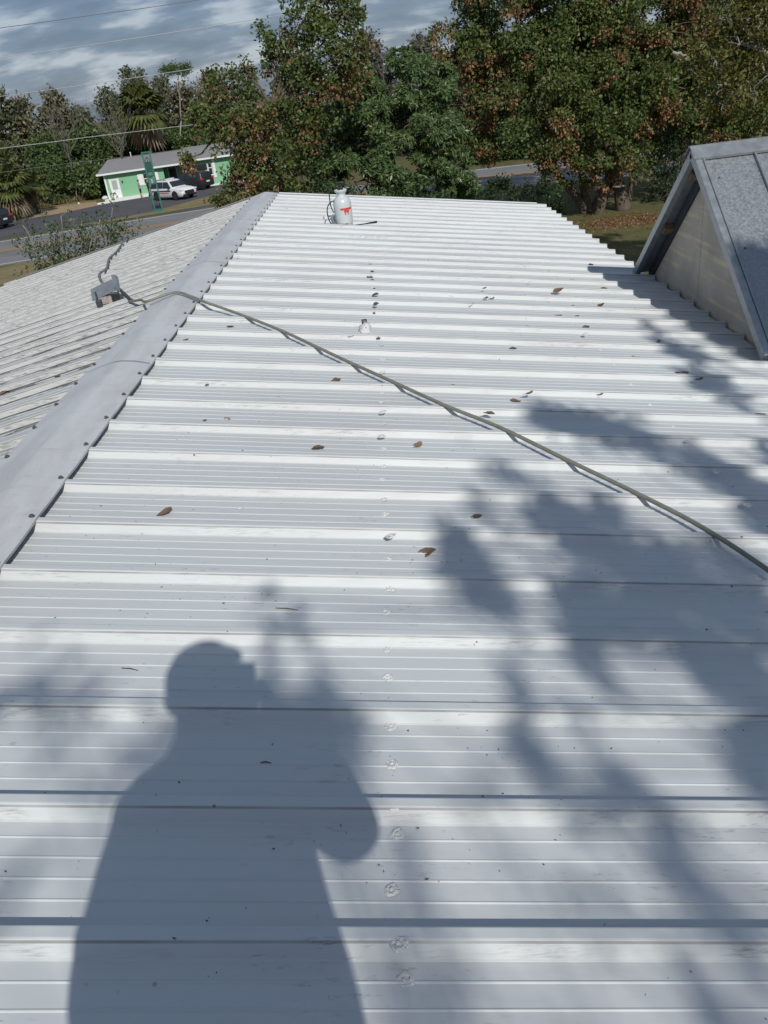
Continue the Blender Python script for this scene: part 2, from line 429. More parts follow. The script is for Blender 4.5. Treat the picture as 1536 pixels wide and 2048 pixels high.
# ridge cap in lapped lengths
jy = [onX(230.5, 728, XR)[1], onX(407, 525.5, XR)[1], onX(481, 440, XR)[1]]
cuts = [Y_NEAR - 0.02, jy[0] - 2.9, jy[0], jy[1], jy[2], Y_FAR + 0.05]
caps = []
CH = 0.0375
for k in range(len(cuts) - 1):
    y0, y1 = cuts[k], cuts[k + 1] + (0.05 if k < len(cuts) - 2 else 0)
    off = 0.0018 * (len(cuts) - 2 - k)
    ny = 40; V = []; sec = [(-1, UL / math.cos(SL), -0.012), (-1, UL / math.cos(SL) + 0.001, 0.0), (-1, UL * 0.5, 0.0028), (-1, 0.003, 0.0055), (1, 0.003, 0.0055), (1, UC * 0.5, 0.0028), (1, UC / math.cos(SR) + 0.001, 0.0), (1, UC / math.cos(SR), -0.012)]
    for i in range(ny + 1):
        Y = y0 + (y1 - y0) * i / ny
        for j, (sd_, u, h) in enumerate(sec):
            fr = ((Y - RIB_Y0 - 0.013) / RIB_S) % 1.0
            sag = -0.004 * math.sin(math.pi * fr) if j in (0, 1, 6, 7) else 0.0
            w = 0.002 * mnoise.noise((Y * 1.3, j * 0.8, 3.0))
            V.append(onRoof(sd_, u, Y, CH + h + off + sag + w))
    F = []; ns = len(sec)
    for i in range(ny):
        for j in range(ns - 1): F.append((i * ns + j, (i + 1) * ns + j, (i + 1) * ns + j + 1, i * ns + j + 1))
    c_ = np_obj('ridge_cap', V, F, M['cap'], bld)
    c_['lift'] = off; caps.append((y0, y1, c_))
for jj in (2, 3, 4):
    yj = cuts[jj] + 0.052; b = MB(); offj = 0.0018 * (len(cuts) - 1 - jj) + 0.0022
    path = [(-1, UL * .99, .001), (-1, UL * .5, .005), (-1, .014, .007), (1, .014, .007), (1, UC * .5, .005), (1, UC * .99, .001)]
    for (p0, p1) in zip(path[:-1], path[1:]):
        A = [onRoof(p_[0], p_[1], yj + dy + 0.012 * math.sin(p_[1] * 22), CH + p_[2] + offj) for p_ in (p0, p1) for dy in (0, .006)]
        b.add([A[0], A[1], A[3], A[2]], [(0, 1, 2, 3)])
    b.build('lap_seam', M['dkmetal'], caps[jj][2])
def cap_at(Y):
    for y0, y1, c_ in caps:
        if y0 <= Y < y1: return c_
    return caps[-1][2]
# cap screws
b = MB(); b.lathe([(0.0105, 0), (0.0105, 0.0012), (0.0062, 0.0022), (0.0062, 0.0065), (0.0045, 0.0072)], seg=12)
sc_me = b.mesh('screw', M['screw'])
for n in range(-8, N_FAR + 1):
    for side, u in ((1, UC - 0.014), (-1, UL - 0.016)):
        Y = RIB_Y0 + n * RIB_S + 0.013 + random.uniform(-.008, .008)
        if abs(Y - Y_FAR) < 0.005: Y -= 0.01
        inst('screw', sc_me, onRoof(side, u, Y, CH + 0.0035 + cap_at(Y)['lift']), (0, SR if side > 0 else -SL, random.random() * 3), (1, 1, 1), cap_at(Y))

# dabs of sealant over the roof screws
def dab_mesh(seed, mat):
    """brushed-on ring of sealant with the capped screw head in the middle."""
    V = []; F = []; nr, na = 9, 22
    for i in range(nr + 1):
        t = i / nr
        for j in range(na):
            a = 2 * math.pi * j / na; d = mnoise.noise((math.cos(a) * 1.3 + seed * 7, math.sin(a) * 1.3, seed)); r_ = t * (1 + .42 * d * t)
            n2 = mnoise.noise((math.cos(a) * t * 3.5, math.sin(a) * t * 3.5, seed * 3.0))
            z = .62 * math.exp(-(t / .26) ** 4) + .34 * math.exp(-((t - .66) / .16) ** 2) + .12 * (t < .9) + .22 * n2 * (t > .15)
            V.append((r_ * math.cos(a), r_ * math.sin(a), max(z, -.02) if t < 1 else -.05))
    for i in range(nr):
        for j in range(na): F.append((i * na + j, (i + 1) * na + j, (i + 1) * na + (j + 1) % na, i * na + (j + 1) % na))
    return np_mesh('sealant_dab', V, F, mat, True)
dabs = [dab_mesh(i, M['seal']) for i in range(5)]; dabs_d = [dab_mesh(9 + i, M['seal_d']) for i in range(3)]
col1 = [(808,1962),(797,1888),(783,1780),(796,1668),(787,1612),(784,1528),(782,1453),(775,1410),(776,1356),(774,1299),(770,1225),(781,1177),(775,1118),(781,1072),(769,1028),(767,999),(764,960),(765,933),(767,898),(764,873),(766,848),(765,824),(762,804),(763,787),(765,745),(764,718),(762,690),(750,647),(748,637),(746,575),(740,525)]
col2 = [(1519,1036),(1496,1010),(1459,970),(1431,942),(1402,911),(1372,883),(1345,854),(1322,833),(1299,809),(1280,791),(1261,769),(1247,751),(1228,729),(1217,716),(1200,700),(1187,686),(1171,668),(1144,647),(1133,636),(1120,623),(1060,564)]
extra = [(480,1016),(413,766),(476,513),(1078,577)]
dark = [(757,677,.022),(748,627,.012),(751,608,.024),(751,589,.026),(748,578,.014),(744,561,.018),(736,555,.014),(742,555,.018),(744,544,.02),(740,530,.016)]
for i, (x, y) in enumerate(col1 + col2 + extra):
    P = roofR(x, y, 0.0); P = roofR(x, y, ribR(P[1]) + 0.0)
    r_ = random.uniform(.0125, .0165) if i < len(col1) else random.uniform(.010, .015)
    inst('sealant_dab', dabs[i % 5], P, (0, SR, random.random() * 6), (r_ * 1.2, r_ * random.uniform(.9, 1.2), 0.009), panel_at(1, P[1]))
for i, (x, y, r_) in enumerate(dark):
    P = roofR(x, y, 0.0); P = roofR(x, y, ribR(P[1]))
    inst('sealant_dab', dabs_d[i % 3], P, (0, SR, random.random() * 6), (r_, r_ * .8, 0.018), panel_at(1, P[1]))
# lumpy patch of old sealant over a pipe stub
bm = bmesh.new(); bmesh.ops.create_uvsphere(bm, u_segments=24, v_segments=14, radius=1.0)
for v in bm.verts:
    d = mnoise.noise(v.co * 1.8) + 0.6 * mnoise.noise(v.co * 4.5); v.co *= 1 + 0.22 * d
    v.co.z = max(-0.1, v.co.z)
me = bpy.data.meshes.new('sealant_patch'); bm.to_mesh(me); bm.free(); me.materials.append(sealant('cracked_white_sealant', (0.76, 0.76, 0.75), 0.60))
for p_ in me.polygons: p_.use_smooth = True
P = roofR(731, 664); inst('sealant_patch', me, P, (0, SR, 0), (.042, .05, .06), panel_at(1, P[1]))
b = MB(); b.lathe([(.018, 0), (.018, .075), (.014, .075)], seg=12); o = b.build('pipe_stub', M['seal_d'], panel_at(1, P[1]), True); o.location = P + np.array([0, .03, -.004])

# ------------------------------------------------------------------ galvanised gable beside the eave
GX = 2.335; OX = 2.19; GX1 = 6.5
AY, AZ = 6.0, HC - 0.675
FY, FZ = 7.24, HC - 1.745
NY, NZ = 4.63, HC - 1.70
gb = empty('galvanised_gable_shed', (GX, AY, 0), 0, 'steep grey galvanised gable roof with plywood end against the eave', 'shed')
gb_o = np.array([GX, AY, 0.0])
def gbuild(b, name, mat, parent=None, **k):
    b.v = [tuple(np.array(q) - gb_o) for q in b.v]
    return b.build(name, mat, parent or gb, **k)
def wallz(Y):   # underside line of the two slopes
    if Y >= AY: return AZ - 0.05 + (FZ - AZ) * (Y - AY) / (FY - AY)
    return AZ - 0.05 + (NZ - AZ) * (AY - Y) / (AY - NY)
cr = onX(1402, 490, GX); YC = cr[1]
base_z = HC - 3.2
gbuild(MB().prism([(GX, YC + .0025, base_z), (GX, FY - .02, base_z), (GX, FY - .02, wallz(FY - .02)), (GX, AY, wallz(AY)), (GX, YC + .0025, wallz(YC + .0025))] if YC < AY else
       [(GX, YC + .0025, base_z), (GX, FY - .02, base_z), (GX, FY - .02, wallz(FY - .02)), (GX, YC + .0025, wallz(YC + .0025))], (.018, 0, 0)), 'gable_board', M['ply'])
gbuild(MB().prism([(GX, NY + .02, base_z), (GX, YC - .0025, base_z), (GX, YC - .0025, wallz(YC - .0025)), (GX, NY + .02, wallz(NY + .02))] if YC < AY else
       [(GX, NY + .02, base_z), (GX, YC - .0025, base_z), (GX, YC - .0025, wallz(YC - .0025)), (GX, AY, wallz(AY)), (GX, NY + .02, wallz(NY + .02))], (.018, 0, 0)), 'gable_board', M['ply'])
# backing wall and side walls
gbuild(MB().prism([(GX + .03, NY + .1, 0), (GX + .03, FY - .1, 0), (GX + .03, FY - .1, wallz(FY - .1) - .03), (GX + .03, AY, wallz(AY) - .04), (GX + .03, NY + .1, wallz(NY + .1) - .03)], (GX1 - GX - .2, 0, 0)), 'wall', M['wall'])
def slope_sheet(Ya, Za, Yb, Zb, name, parent=None, x0=OX, x1=GX1, th=.004, lift=0.0):
    d = np.array([0, Yb - Ya, Zb - Za]); d /= np.linalg.norm(d); nn = np.array([0, -d[2], d[1]]);
    if nn[2] < 0: nn = -nn
    return d, nn
dN, nN = slope_sheet(AY, AZ, NY, NZ, 'x'); dFs, nF = slope_sheet(AY, AZ, FY, FZ, 'x')
LN = math.hypot(NY - AY, NZ - AZ); LF = math.hypot(FY - AY, FZ - AZ)
Ap = np.array([0, AY, AZ])
for (d_, n_, L_) in ((dN, nN, LN), (dFs, nF, LF)):
    sx = [OX, OX + .055]
    x_ = OX + .055
    while x_ < GX1 - .3: x_ += .345; sx.append(x_)
    for i in range(1, len(sx) - 1):
        gbuild(MB().obox(Ap + np.array([sx[i] + .006, 0, 0]), (sx[i + 1] - sx[i] - .012, 0, 0), d_ * L_, n_ * .004), 'roof_panel', M['galv'])
    for i, q in enumerate(sx[1:-1]):
        gbuild(MB().obox(Ap + np.array([q - .0065, 0, 0]), (.013, 0, 0), d_ * (L_ + .004), n_ * .026), 'standing_seam', M['galv_trim'], bevel=.003)
    gbuild(MB().obox(Ap + np.array([OX, 0, 0]) - n_ * .045, (.048, 0, 0), d_ * (L_ + .003), n_ * .062), 'rake_trim', M['galv_trim'], bevel=.004)
# ridge cap strip
b = MB()
for (d_, n_) in ((dN, nN), (dFs, nF)):
    b.obox(Ap + np.array([OX - .012, 0, 0]) + n_ * .029, (GX1 - OX, 0, 0), d_ * .105, n_ * .004)
    b.obox(Ap + np.array([OX - .012, 0, 0]) + n_ * .014 + d_ * .101, (GX1 - OX, 0, 0), d_ * .004, n_ * .0145)
b.obox(Ap + np.array([OX - .0125, -.018, .023]), (GX1 - OX - .001, 0, 0), (0, .036, 0), (0, 0, .012))
gbuild(b, 'ridge_cap', M['galv_trim'])
# soffit panels and lookout blocks under the far overhang
gbuild(MB().obox(Ap + np.array([OX + .05, 0, 0]) - nF * .02 + dFs * .05, (GX - OX - .052, 0, 0), dFs * (LF - .08), nF * .012), 'soffit', M['galv_trim'])
for q in (.10, .52):
    gbuild(MB().obox(Ap + np.array([OX + .05, 0, 0]) - nF * .075 + dFs * (LF * q), (GX - OX - .052, 0, 0), dFs * .07, nF * .053), 'lookout_block', M['rafter'])
gbuild(MB().obox(Ap + np.array([GX - .022, 0, 0]) - nF * .10 + dFs * .1, (.02, 0, 0), dFs * (LF - .14), nF * .07), 'barge_strip', M['dkmetal'])
b = MB(); b.lathe([(0.009, 0), (0.009, 0.001), (0.0055, 0.002), (0.0055, 0.006)], seg=10); gs = b.mesh('screw', M['screw'])
for i in range(6):
    for k in (.16, .52, .9):
        P = Ap + np.array([OX + .12 + i * .345, 0, 0]) + dN * (LN * k) + nN * .004 - gb_o
        inst('screw', gs, P, (math.atan2(-nN[1], nN[2]), 0, 0), (1, 1, 1), gb)

# ------------------------------------------------------------------ hose across the roof, cable to the far edge, lamp box
def smooth_path(pts, n=8):
    pts = [np.asarray(q, float) for q in pts]; out = []
    for i in range(len(pts) - 1):
        p0, p1, p2, p3 = pts[max(i - 1, 0)], pts[i], pts[i + 1], pts[min(i + 2, len(pts) - 1)]
        for k in range(n):
            t = k / n
            out.append(0.5 * ((2 * p1) + (-p0 + p2) * t + (2 * p0 - 5 * p1 + 4 * p2 - p3) * t * t + (-p0 + 3 * p1 - 3 * p2 + p3) * t ** 3))
    out.append(pts[-1]); return out
HR = 0.0088
hp = [roofL(258, 603, .046), roofL(282, 600, .052)]
ap_Y = onX(350, 585, XR)[1]
hp += [np.array([XR - UL - .01, ap_Y - .035, ZR - UL * tL + .074]), np.array([XR, ap_Y, ZR + .066])]
for (x, y) in ((385, 594), (410, 604), (470, 625), (560, 660), (640, 697), (700, 725), (760, 752), (850, 793), (900, 815), (1000, 855), (1130, 918), (1270, 985), (1400, 1052), (1536, 1140), (1700, 1262)):
    hp.append(roofR(x, y, (.0325 if x > 420 else .056) / math.cos(SR) + HR))
xe_ = XR + XE
for (X, Y_, dz) in ((1.85, 1.45, .043), (2.1, 1.12, .043), (xe_ - .02, .9, .044), (xe_ + .025, .82, .0), (xe_ + .035, .80, -.5), (xe_ + .05, .82, -2.5)):
    hp.append(np.array([X, Y_, ZR - (min(X, xe_) - XR) * tR + dz]))
b = MB(); b.tube(smooth_path(hp, 8), HR, 10)
tag(b.build('cable', M['hose'], None, True), 'olive grey cable running from the lamp box over the ridge and across the roof', 'cable')
cp = [roofL(x, y, .046) for x, y in ((206, 566), (198, 553), (202, 545), (213, 537), (216, 525), (219, 516), (226, 510), (235, 501), (242, 491))]
cp.append(np.array([cp[-1][0] - .05, Y_FAR + .06, cp[-1][2]])); cp.append(cp[-1] + np.array([-.02, .05, -.5])); cp.append(cp[-1] + np.array([0, .03, -2.5]))
b = MB(); b.tube(smooth_path(cp, 6), .012, 8)
tag(b.build('cable', M['conduit'], None, True), 'crooked grey cable from the lamp box to the far roof edge', 'cable')
# galvanised lamp box
LP = roofL(222, 604, .033)
lb = empty('lamp_box', LP, R(8), 'weathered tilted galvanised lamp box on the mildewed left roof slope', 'lamp box')
tilt = Matrix.Rotation(R(-16), 4, 'Y') @ Matrix.Rotation(R(24), 4, 'X')
Tm = Matrix.Translation((-.015, .02, .105)) @ tilt
b = MB(); b.box((-.125, -.075, -.010), (.075, .075, .006), Tm); b.build('cover', M['galv_trim'], lb, bevel=.004)
b = MB(); n_ = 9
pv = []
for i in range(n_ + 1):
    a = math.pi * (0.5 - 1.0 * i / n_); pv.append((.078 + .036 * math.cos(a), .022 + .036 * math.sin(a) - .02))
for sgn in (0,):
    poly = [(x, -.076, z) for x, z in pv]
    b.prism([tuple(Tm @ Vector(q)) for q in poly], Tm.to_3x3() @ Vector((0, .152, 0)))
b.build('rounded_end', M['galv_trim'], lb)
b = MB(); b.box((-.07, -.05, 0.0), (.075, .05, .055)); b.build('base_box', M['rust'], lb, bevel=.004)
b = MB(); b.box((.02, -.055, .0), (.085, -.02, .075)); b.build('knuckle', M['black'], lb, bevel=.006)
b = MB(); b.box((-.10, -.085, 0.0), (-.055, -.05, .045)); b.build('bolt_end', M['dkmetal'], lb, bevel=.006)
b = MB(); b.tube([(.09, -.01, .09), (.13, -.05, .045), (.165, -.10, .012), (.20, -.15, .006)], [.012, .015, .016, .012], 8); b.build('bracket', M['dkmetal'], lb)
b = MB(); b.tube([(-.09, -.04, .10), (-.085, -.06, .03), (-.08, -.07, .0)], .008, 6); b.build('stay', M['dkmetal'], lb)

# ------------------------------------------------------------------ pump sprayer
SPp = roofR(690, 453); SPp = SPp + np.array([0, 0.02, .0])
sp = empty('pump_sprayer', SPp, 0, 'white plastic pump sprayer with red print standing near the far roof edge', 'sprayer')
TZ = 0.0
tank_prof = [(.078, .0), (.086, .006), (.093, .05), (.096, .12), (.096, .19), (.096, .235), (.088, .27), (.070, .296), (.050, .308), (.043, .330), (.048, .336)]
b = MB(); b.lathe(tank_prof, seg=32); b.build('tank', M['tank'], sp, True)
b = MB(); b.lathe([(.046, .334), (.052, .345), (.064, .358), (.068, .374), (.064, .377), (.058, .362), (.03, .352)], seg=28); b.build('funnel_neck', M['tank'], sp, True)
b = MB(); b.lathe([(.030, .350), (.030, .385), (.012, .388), (.012, .43)], seg=16); b.tube([(-.055, 0, .436), (-.03, 0, .444), (.03, 0, .444), (.055, 0, .436)], .012, 8); b.build('pump_handle', M['black'], sp, True)
# printed mark: a wide bar with a block below it, wrapped on the tank
def wrap_patch(b, a0, a1, z0, z1, n=8, top=None):
    k = len(b.v)
    for i in range(n + 1):
        a = a0 + (a1 - a0) * i / n
        for z in (z0, z1):
            rr = np.interp(z, [q[1] for q in tank_prof], [q[0] for q in tank_prof]) + .0012
            zz = z + (0.010 * math.sin((i / n) * math.pi) if z == z0 and top else 0)
            b.v.append((rr * math.cos(a), rr * math.sin(a), zz))
    for i in range(n): b.f.append((k + 2 * i, k + 2 * i + 2, k + 2 * i + 3, k + 2 * i + 1))
b = MB(); wrap_patch(b, R(-105), R(-22), .176, .196, 10); wrap_patch(b, R(-82), R(-48), .150, .174, 6); wrap_patch(b, R(-78), R(-70), .128, .146, 2); wrap_patch(b, R(-60), R(-52), .128, .146, 2)
b.build('red_print', M['red'], sp)
b = MB(); b.tube(smooth_path([(-.06, -.03, .27), (-.105, -.04, .272), (-.150, -.05, .235), (-.168, -.06, .17), (-.158, -.07, .09), (-.125, -.08, .02), (-.10, -.09, .006), (-.02, -.105, .008), (.09, -.11, .012)], 6), .006, 8); b.build('spray_hose', M['black'], sp, True)
b = MB(); b.tube(smooth_path([(-.118, .02, .42), (-.124, .01, .34), (-.126, 0, .26), (-.118, -.01, .20), (-.098, -.02, .155)], 6), .006, 8); b.build('strap', M['black'], sp, True)
b = MB(); b.tube([(-.10, -.02, .13), (-.125, -.03, .12), (-.125, -.03, .08), (-.10, -.03, .03), (-.09, -.02, .0)], [.014, .018, .014, .018, .012], 8); b.build('trigger_handle', M['grey_pl'], sp, True)
b = MB(); b.tube([(-.18, -.06, .06), (-.186, -.06, .035), (-.175, -.065, .004)], .005, 8); b.build('hose_end', M['grey_pl'], sp, True)
b = MB(); b.tube([(.09, -.11, .012), (.22, -.085, .012), (.35, -.06, .012)], [.005, .006, .012], 8); b.build('wand', M['black'], sp, True)
b = MB(); b.obox((-.07, -.098, .012), (.115, .01, -.002), (0, .012, 0), (-.008, 0, .03)); b.build('foot_bar', M['black'], sp, bevel=.003)

# ------------------------------------------------------------------ fallen leaves and twigs on the roof
def leaf_mesh(seed):
    r2 = random.Random(seed); nu, nv = 7, 5; V = []; F = []
    curl = r2.uniform(.5, 1.4); tw = r2.uniform(-.5, .5); cup = r2.uniform(.3, .9)
    for i in range(nu + 1):
        t = i / nu; w = 0.36 * math.sin(math.pi * min(1, t * 0.93 + .05)) ** .8
        for j in range(nv + 1):
            q = (j / nv - .5) * 2
            y = q * w * (1 + .12 * r2.uniform(-1, 1)); x = t - .5
            z = cup * (q * w) ** 2 * 1.2 + curl * .35 * (x ** 2) + tw * x * q * w + .03 * r2.uniform(-1, 1)
            V.append((x, y, z))
    for i in range(nu):
        for j in range(nv):
            a = i * (nv + 1) + j; F.append((a, a + 1, a + nv + 2, a + nv + 1))
    zmin = min(v[2] for v in V); V = [(x, y, z - zmin) for x, y, z in V]
    t = NT('dry_leaf'); o = t.obj(); nz = t.noise(o, 3.0 + seed, 4)
    c1 = [(0.17, 0.105, 0.07), (0.13, 0.085, 0.06), (0.25, 0.17, 0.11), (0.11, 0.075, 0.055)][seed % 4]
    t.set(Base_Color=t.mix(nz, tuple(q * .55 for q in c1), tuple(min(1, q * 1.35) for q in c1)), Roughness=.7)
    return np_mesh('fallen_leaf', V, F, t.m, True)
lm = [leaf_mesh(i) for i in range(6)]
near = {(330,1027,22): 'curled brown leaf lying alone between two ribs near the ridge cap screws', (636,898,18): 'dark brown leaf on the pan left of the sealed screw row above centre',
        (835,891,15): 'brown leaf just right of the sealed screw row below the cable', (951,1036,19): 'reddish brown leaf at the left edge of the dappled tree shade',
        (853,1107,26): 'large tan half curled leaf nearest the camera on the roof', (670,765,17): 'tan leaf lying just below the cable left of the screw row',
        (700,675,12): 'pale tan leaf beside the lumpy sealant patch', (978,828,15): 'brown leaf just above the cable right of the screw row',
        (1364,747,17): 'tan leaf left of a darker pair near the lower right gable corner', (1517,835,19): 'reddish brown leaf at the far right edge of the roof',
        (10,787,16): 'reddish leaf on the left slope at the photo edge', (116,754,12): 'small reddish leaf on the left slope near the ridge cap', (148,604,9): 'tiny brown leaf on the left slope below the lamp box'}
rest = [(1031,803,14),(1056,788,14),(1199,789,11),(1271,715,13),(1407,754,11),(1398,760,11),(1061,657,13),(1056,655,9),(1170,657,12),(1026,698,11),(878,653,11),(905,772,9),(987,541,8),(1041,543,8),(1095,544,8),(1022,557,8),(1142,562,10),(953,574,8),(968,577,7),(1117,582,15),(972,597,8),(983,598,9),(938,612,14),(959,611,9),(1129,615,10),(1149,614,11),(965,633,9),(1000,634,10),(1115,636,14),(1202,612,13),(1208,577,9),(1316,684,9),(1182,530,8),(1154,633,8)]
left_few = [(460,654,10),(372,680,8),(483,904,8),(455,838,9),(409,842,7),(66,654,8)]
def put_leaf(i, x, y, wpx, label, group=None):
    left = (x < 170 and y < 800)
    if left: P = roofL(x, y, 0.0)
    else:
        P = roofR(x, y, 0.0); P = roofR(x, y, ribR(P[1]) / math.cos(SR) + .001)
    if left: P = roofL(x, y, ribR(P[1]) / math.cos(SL) + .001)
    L_ = wpx * depth(P) / FPX * 1.55
    o = inst('fallen_leaf', lm[i % 6], P, (random.uniform(-.2, .2), SR if not left else -SL, random.choice([0, 3.14]) + random.uniform(-.7, .7)), (L_, L_ * random.uniform(.8, 1.1), L_ * random.uniform(1.0, 1.6)))
    tag(o, label, 'leaf', group or 'fallen leaves on the roof')
k = 0
for (x, y, w), lab in near.items(): put_leaf(k, x, y, w, lab); k += 1
ORD = 'nearest second third fourth fifth sixth seventh eighth ninth tenth eleventh twelfth thirteenth fourteenth fifteenth sixteenth seventeenth eighteenth nineteenth twentieth'.split()
rest.sort(key=lambda q: q[1])
for i, (x, y, w) in enumerate(rest):
    half = 'left' if x < 1050 else 'right'
    j = [q for q in rest if (q[0] < 1050) == (x < 1050)].index((x, y, w))
    put_leaf(k, x, y, w, 'dry leaf, %s %s the far edge in the %s half of the gable side scatter' % (ORD[j], 'to' if j == 0 else 'from', half), 'scattered leaves beside the gable'); k += 1
LFL = ['tiny leaf fragment on the pan just right of the ridge cap below the cable', 'tiny leaf fragment touching the ridge cap edge below the cable', 'tiny leaf fragment above the head shadow, nearest of those right of the cap', 'tiny leaf fragment right of a smaller one between cap and screw row', 'smallest leaf fragment left of a larger one near the ridge cap', 'tiny leaf fragment on the left slope left of the lamp box']
for i, (x, y, w) in enumerate(left_few): put_leaf(k, x, y, w, LFL[i], 'leaf fragments near the ridge cap'); k += 1
# grit and flakes of bark blown across the sheets
gv, gf = [], []
for i in range(520):
    if i % 3 == 0: X, Y_ = random.uniform(-1.2, 2.1), .7 + 4.5 * random.random() ** 1.6
    else:
        cx, cy = [(-.75, 2.05), (-.95, 2.5), (.05, 2.3), (.25, 1.45), (-.1, 1.2), (1.0, 2.2), (.6, 3.2), (-.5, 2.9)][random.randrange(8)]; X, Y_ = random.gauss(cx, .22), random.gauss(cy, .12)
    h_ = ribR(Y_)
    if 0.001 < h_ < 0.031: continue
    c_ = onRoof(1, (X - XR) / math.cos(SR), Y_, h_ + .0012); r_ = random.choice([.0008, .001, .0013, .0017, .0024]); a = random.random() * 3; k = len(gv)
    e1 = np.array([math.cos(a), math.sin(a), -tR * math.cos(a)]) * r_ * random.uniform(1, 2.2); e2 = np.array([-math.sin(a), math.cos(a), tR * math.sin(a)]) * r_ * .7
    gv += [c_ - e1, c_ + e2, c_ + e1, c_ - e2, c_ + np.array([0, 0, r_ * .8])]; gf += [(k, k + 1, k + 4), (k + 1, k + 2, k + 4), (k + 2, k + 3, k + 4), (k + 3, k, k + 4)]
tag(np_obj('grit', gv, gf, simple('dark_grit', (0.035, 0.032, 0.028), 0.9)), 'dark grit and bark flakes scattered over the white roof sheets', 'grit', None, 'stuff')
M['twig'] = simple('dry_twig', (0.05, 0.042, 0.035), 0.8)
for (x0, y0, x1, y1, lab) in ((243, 1336, 276, 1341, 'thin dark twig above left of the head shadow'), (521, 1525, 543, 1526, 'short dark twig inside the shadow of the person'), (958, 610, 1000, 612, 'thin straight twig among the leaves far up the roof'), (551, 1216, 597, 1220, 'thin dark twig on the pan above the head shadow')):
    A, B = roofR(x0, y0, .003), roofR(x1, y1, .003); Mi = (A + B) / 2 + np.array([0, .002, .001])
    tag(MB().tube([A, Mi, B], [.0012, .0016, .0008], 6).build('twig', M['twig']), lab, 'twig', 'twigs on the roof')

# ------------------------------------------------------------------ ground, road, car park
def ground_mat(name, a, b_, c_, sc=0.5):
    t = NT(name); o = t.obj(); n1 = t.noise(o, sc, 5, 0.6); n2 = t.noise(o, sc * 9, 4, 0.7)
    c = t.mix(t.ramp(n1, [(0.35, 0.0), (0.65, 1.0)]), a, b_)
    c = t.mix(t.ramp(n2, [(0.45, 0.0), (0.7, 0.8)]), c, c_)
    t.set(Base_Color=c, Roughness=0.95, Specular_IOR_Level=0.1); t.bump(n2, 0.5, 0.05); return t.m
M['grass'] = ground_mat('dry_lawn', (0.10, 0.105, 0.042), (0.17, 0.14, 0.068), (0.075, 0.085, 0.033))
M['grass_dry'] = ground_mat('brown_verge', (0.27, 0.215, 0.12), (0.20, 0.17, 0.085), (0.16, 0.145, 0.065))
M['sand'] = ground_mat('sandy_shoulder', (0.42, 0.31, 0.20), (0.36, 0.26, 0.165), (0.27, 0.21, 0.13), 1.0)
def asphalt(name, v):
    t = NT(name); o = t.obj(); n1 = t.noise(o, 0.25, 5, 0.65); n2 = t.noise(t.mapv(o, (0.3, 4, 1)), 0.6, 4)
    k = t.math('ADD', t.math('MULTIPLY', n1, 0.6), t.math('MULTIPLY', n2, 0.4))
    t.set(Base_Color=t.ramp(k, [(0.3, tuple(q * .72 for q in v)), (0.7, tuple(q * 1.25 for q in v))]), Roughness=.85); return t.m
M['road'] = asphalt('worn_asphalt', (0.195, 0.19, 0.19)); M['lot'] = asphalt('dark_asphalt', (0.082, 0.082, 0.088))
def worn(name, c, thr):
    t = NT(name); o = t.obj(); n1 = t.noise(o, 2.0, 5, 0.7)
    t.set(Base_Color=t.mix(t.ramp(n1, [(thr, 0.0), (thr + .12, 1.0)]), c, (0.155, 0.152, 0.155)), Roughness=.8); return t.m
M['line_w'] = worn('white_road_paint', (0.55, 0.55, 0.54), .58); M['line_o'] = worn('faded_orange_paint', (0.30, 0.205, 0.12), .6)
def sheet(name, pts, z, mat, kind='structure'):
    o = np_obj(name, [(q[0], q[1], z) for q in pts], [list(range(len(pts)))], mat); tag(o, kind=kind); return o
sheet('ground', [(-900, -500), (900, -500), (900, 1300), (-900, 1300)], 0.0, M['grass'])
gk = HC / 7.5
RC = [np.array(q, float) * gk for q in ((-160, 22), (-70, 46.5), (-45, 53.5), (-25, 59), (-10, 63.3), (2, 66), (10, 66.2), (18, 64), (28, 59.5), (50, 47), (90, 22), (150, -20))]
RC = smooth_path([np.append(q, 0) for q in RC], 6)
def ribbon(name, o0, o1, z, mat, part=None, kind='structure'):
    V = []
    for i, q in enumerate(RC):
        d = RC[min(i + 1, len(RC) - 1)] - RC[max(i - 1, 0)]; n_ = np.array([-d[1], d[0], 0]) / np.hypot(d[0], d[1])
        V += [tuple(q + n_ * o0 + np.array([0, 0, z])), tuple(q + n_ * o1 + np.array([0, 0, z]))]
    F = [(2 * i, 2 * i + 2, 2 * i + 3, 2 * i + 1) for i in range(len(RC) - 1)]
    o = np_obj(name, V, F, mat, part)
    if part is None: tag(o, kind=kind)
    return o
road = ribbon('road', -7.4, 7.0, .010, M['road'])
for a0, a1, mt, nm in ((-6.75, -6.5, 'line_w', 'edge_line'), (6.2, 6.5, 'line_w', 'edge_line'), (-.15, 1.5, 'line_o', 'median_paint'), (-.5, -.35, 'line_o', 'centre_line')):
    ribbon(nm, a0, a1, .016, M[mt], road)
gp = lambda L: [gnd(x, y) for x, y in L]
sheet('car_park', gp([(-150, 508), (0, 478), (150, 455), (430, 413), (520, 395), (560, 352), (425, 371), (195, 408), (120, 424), (20, 444), (-150, 474)]), .006, M['lot'])
sheet('grass_strip', gp([(165, 450), (300, 425), (440, 387), (560, 362), (560, 386), (430, 409), (300, 431), (200, 447)]), .03, M['grass_dry'])
sheet('sandy_shoulder', gp([(12, 446), (60, 437), (120, 427), (196, 411), (192, 403), (150, 408), (110, 414), (60, 425), (14, 435)]), .012, M['sand'])
sheet('verge', gp([(-80, 452), (14, 434), (110, 413), (193, 402), (215, 385), (120, 393), (40, 412), (-80, 436)]), .004, M['grass_dry'])
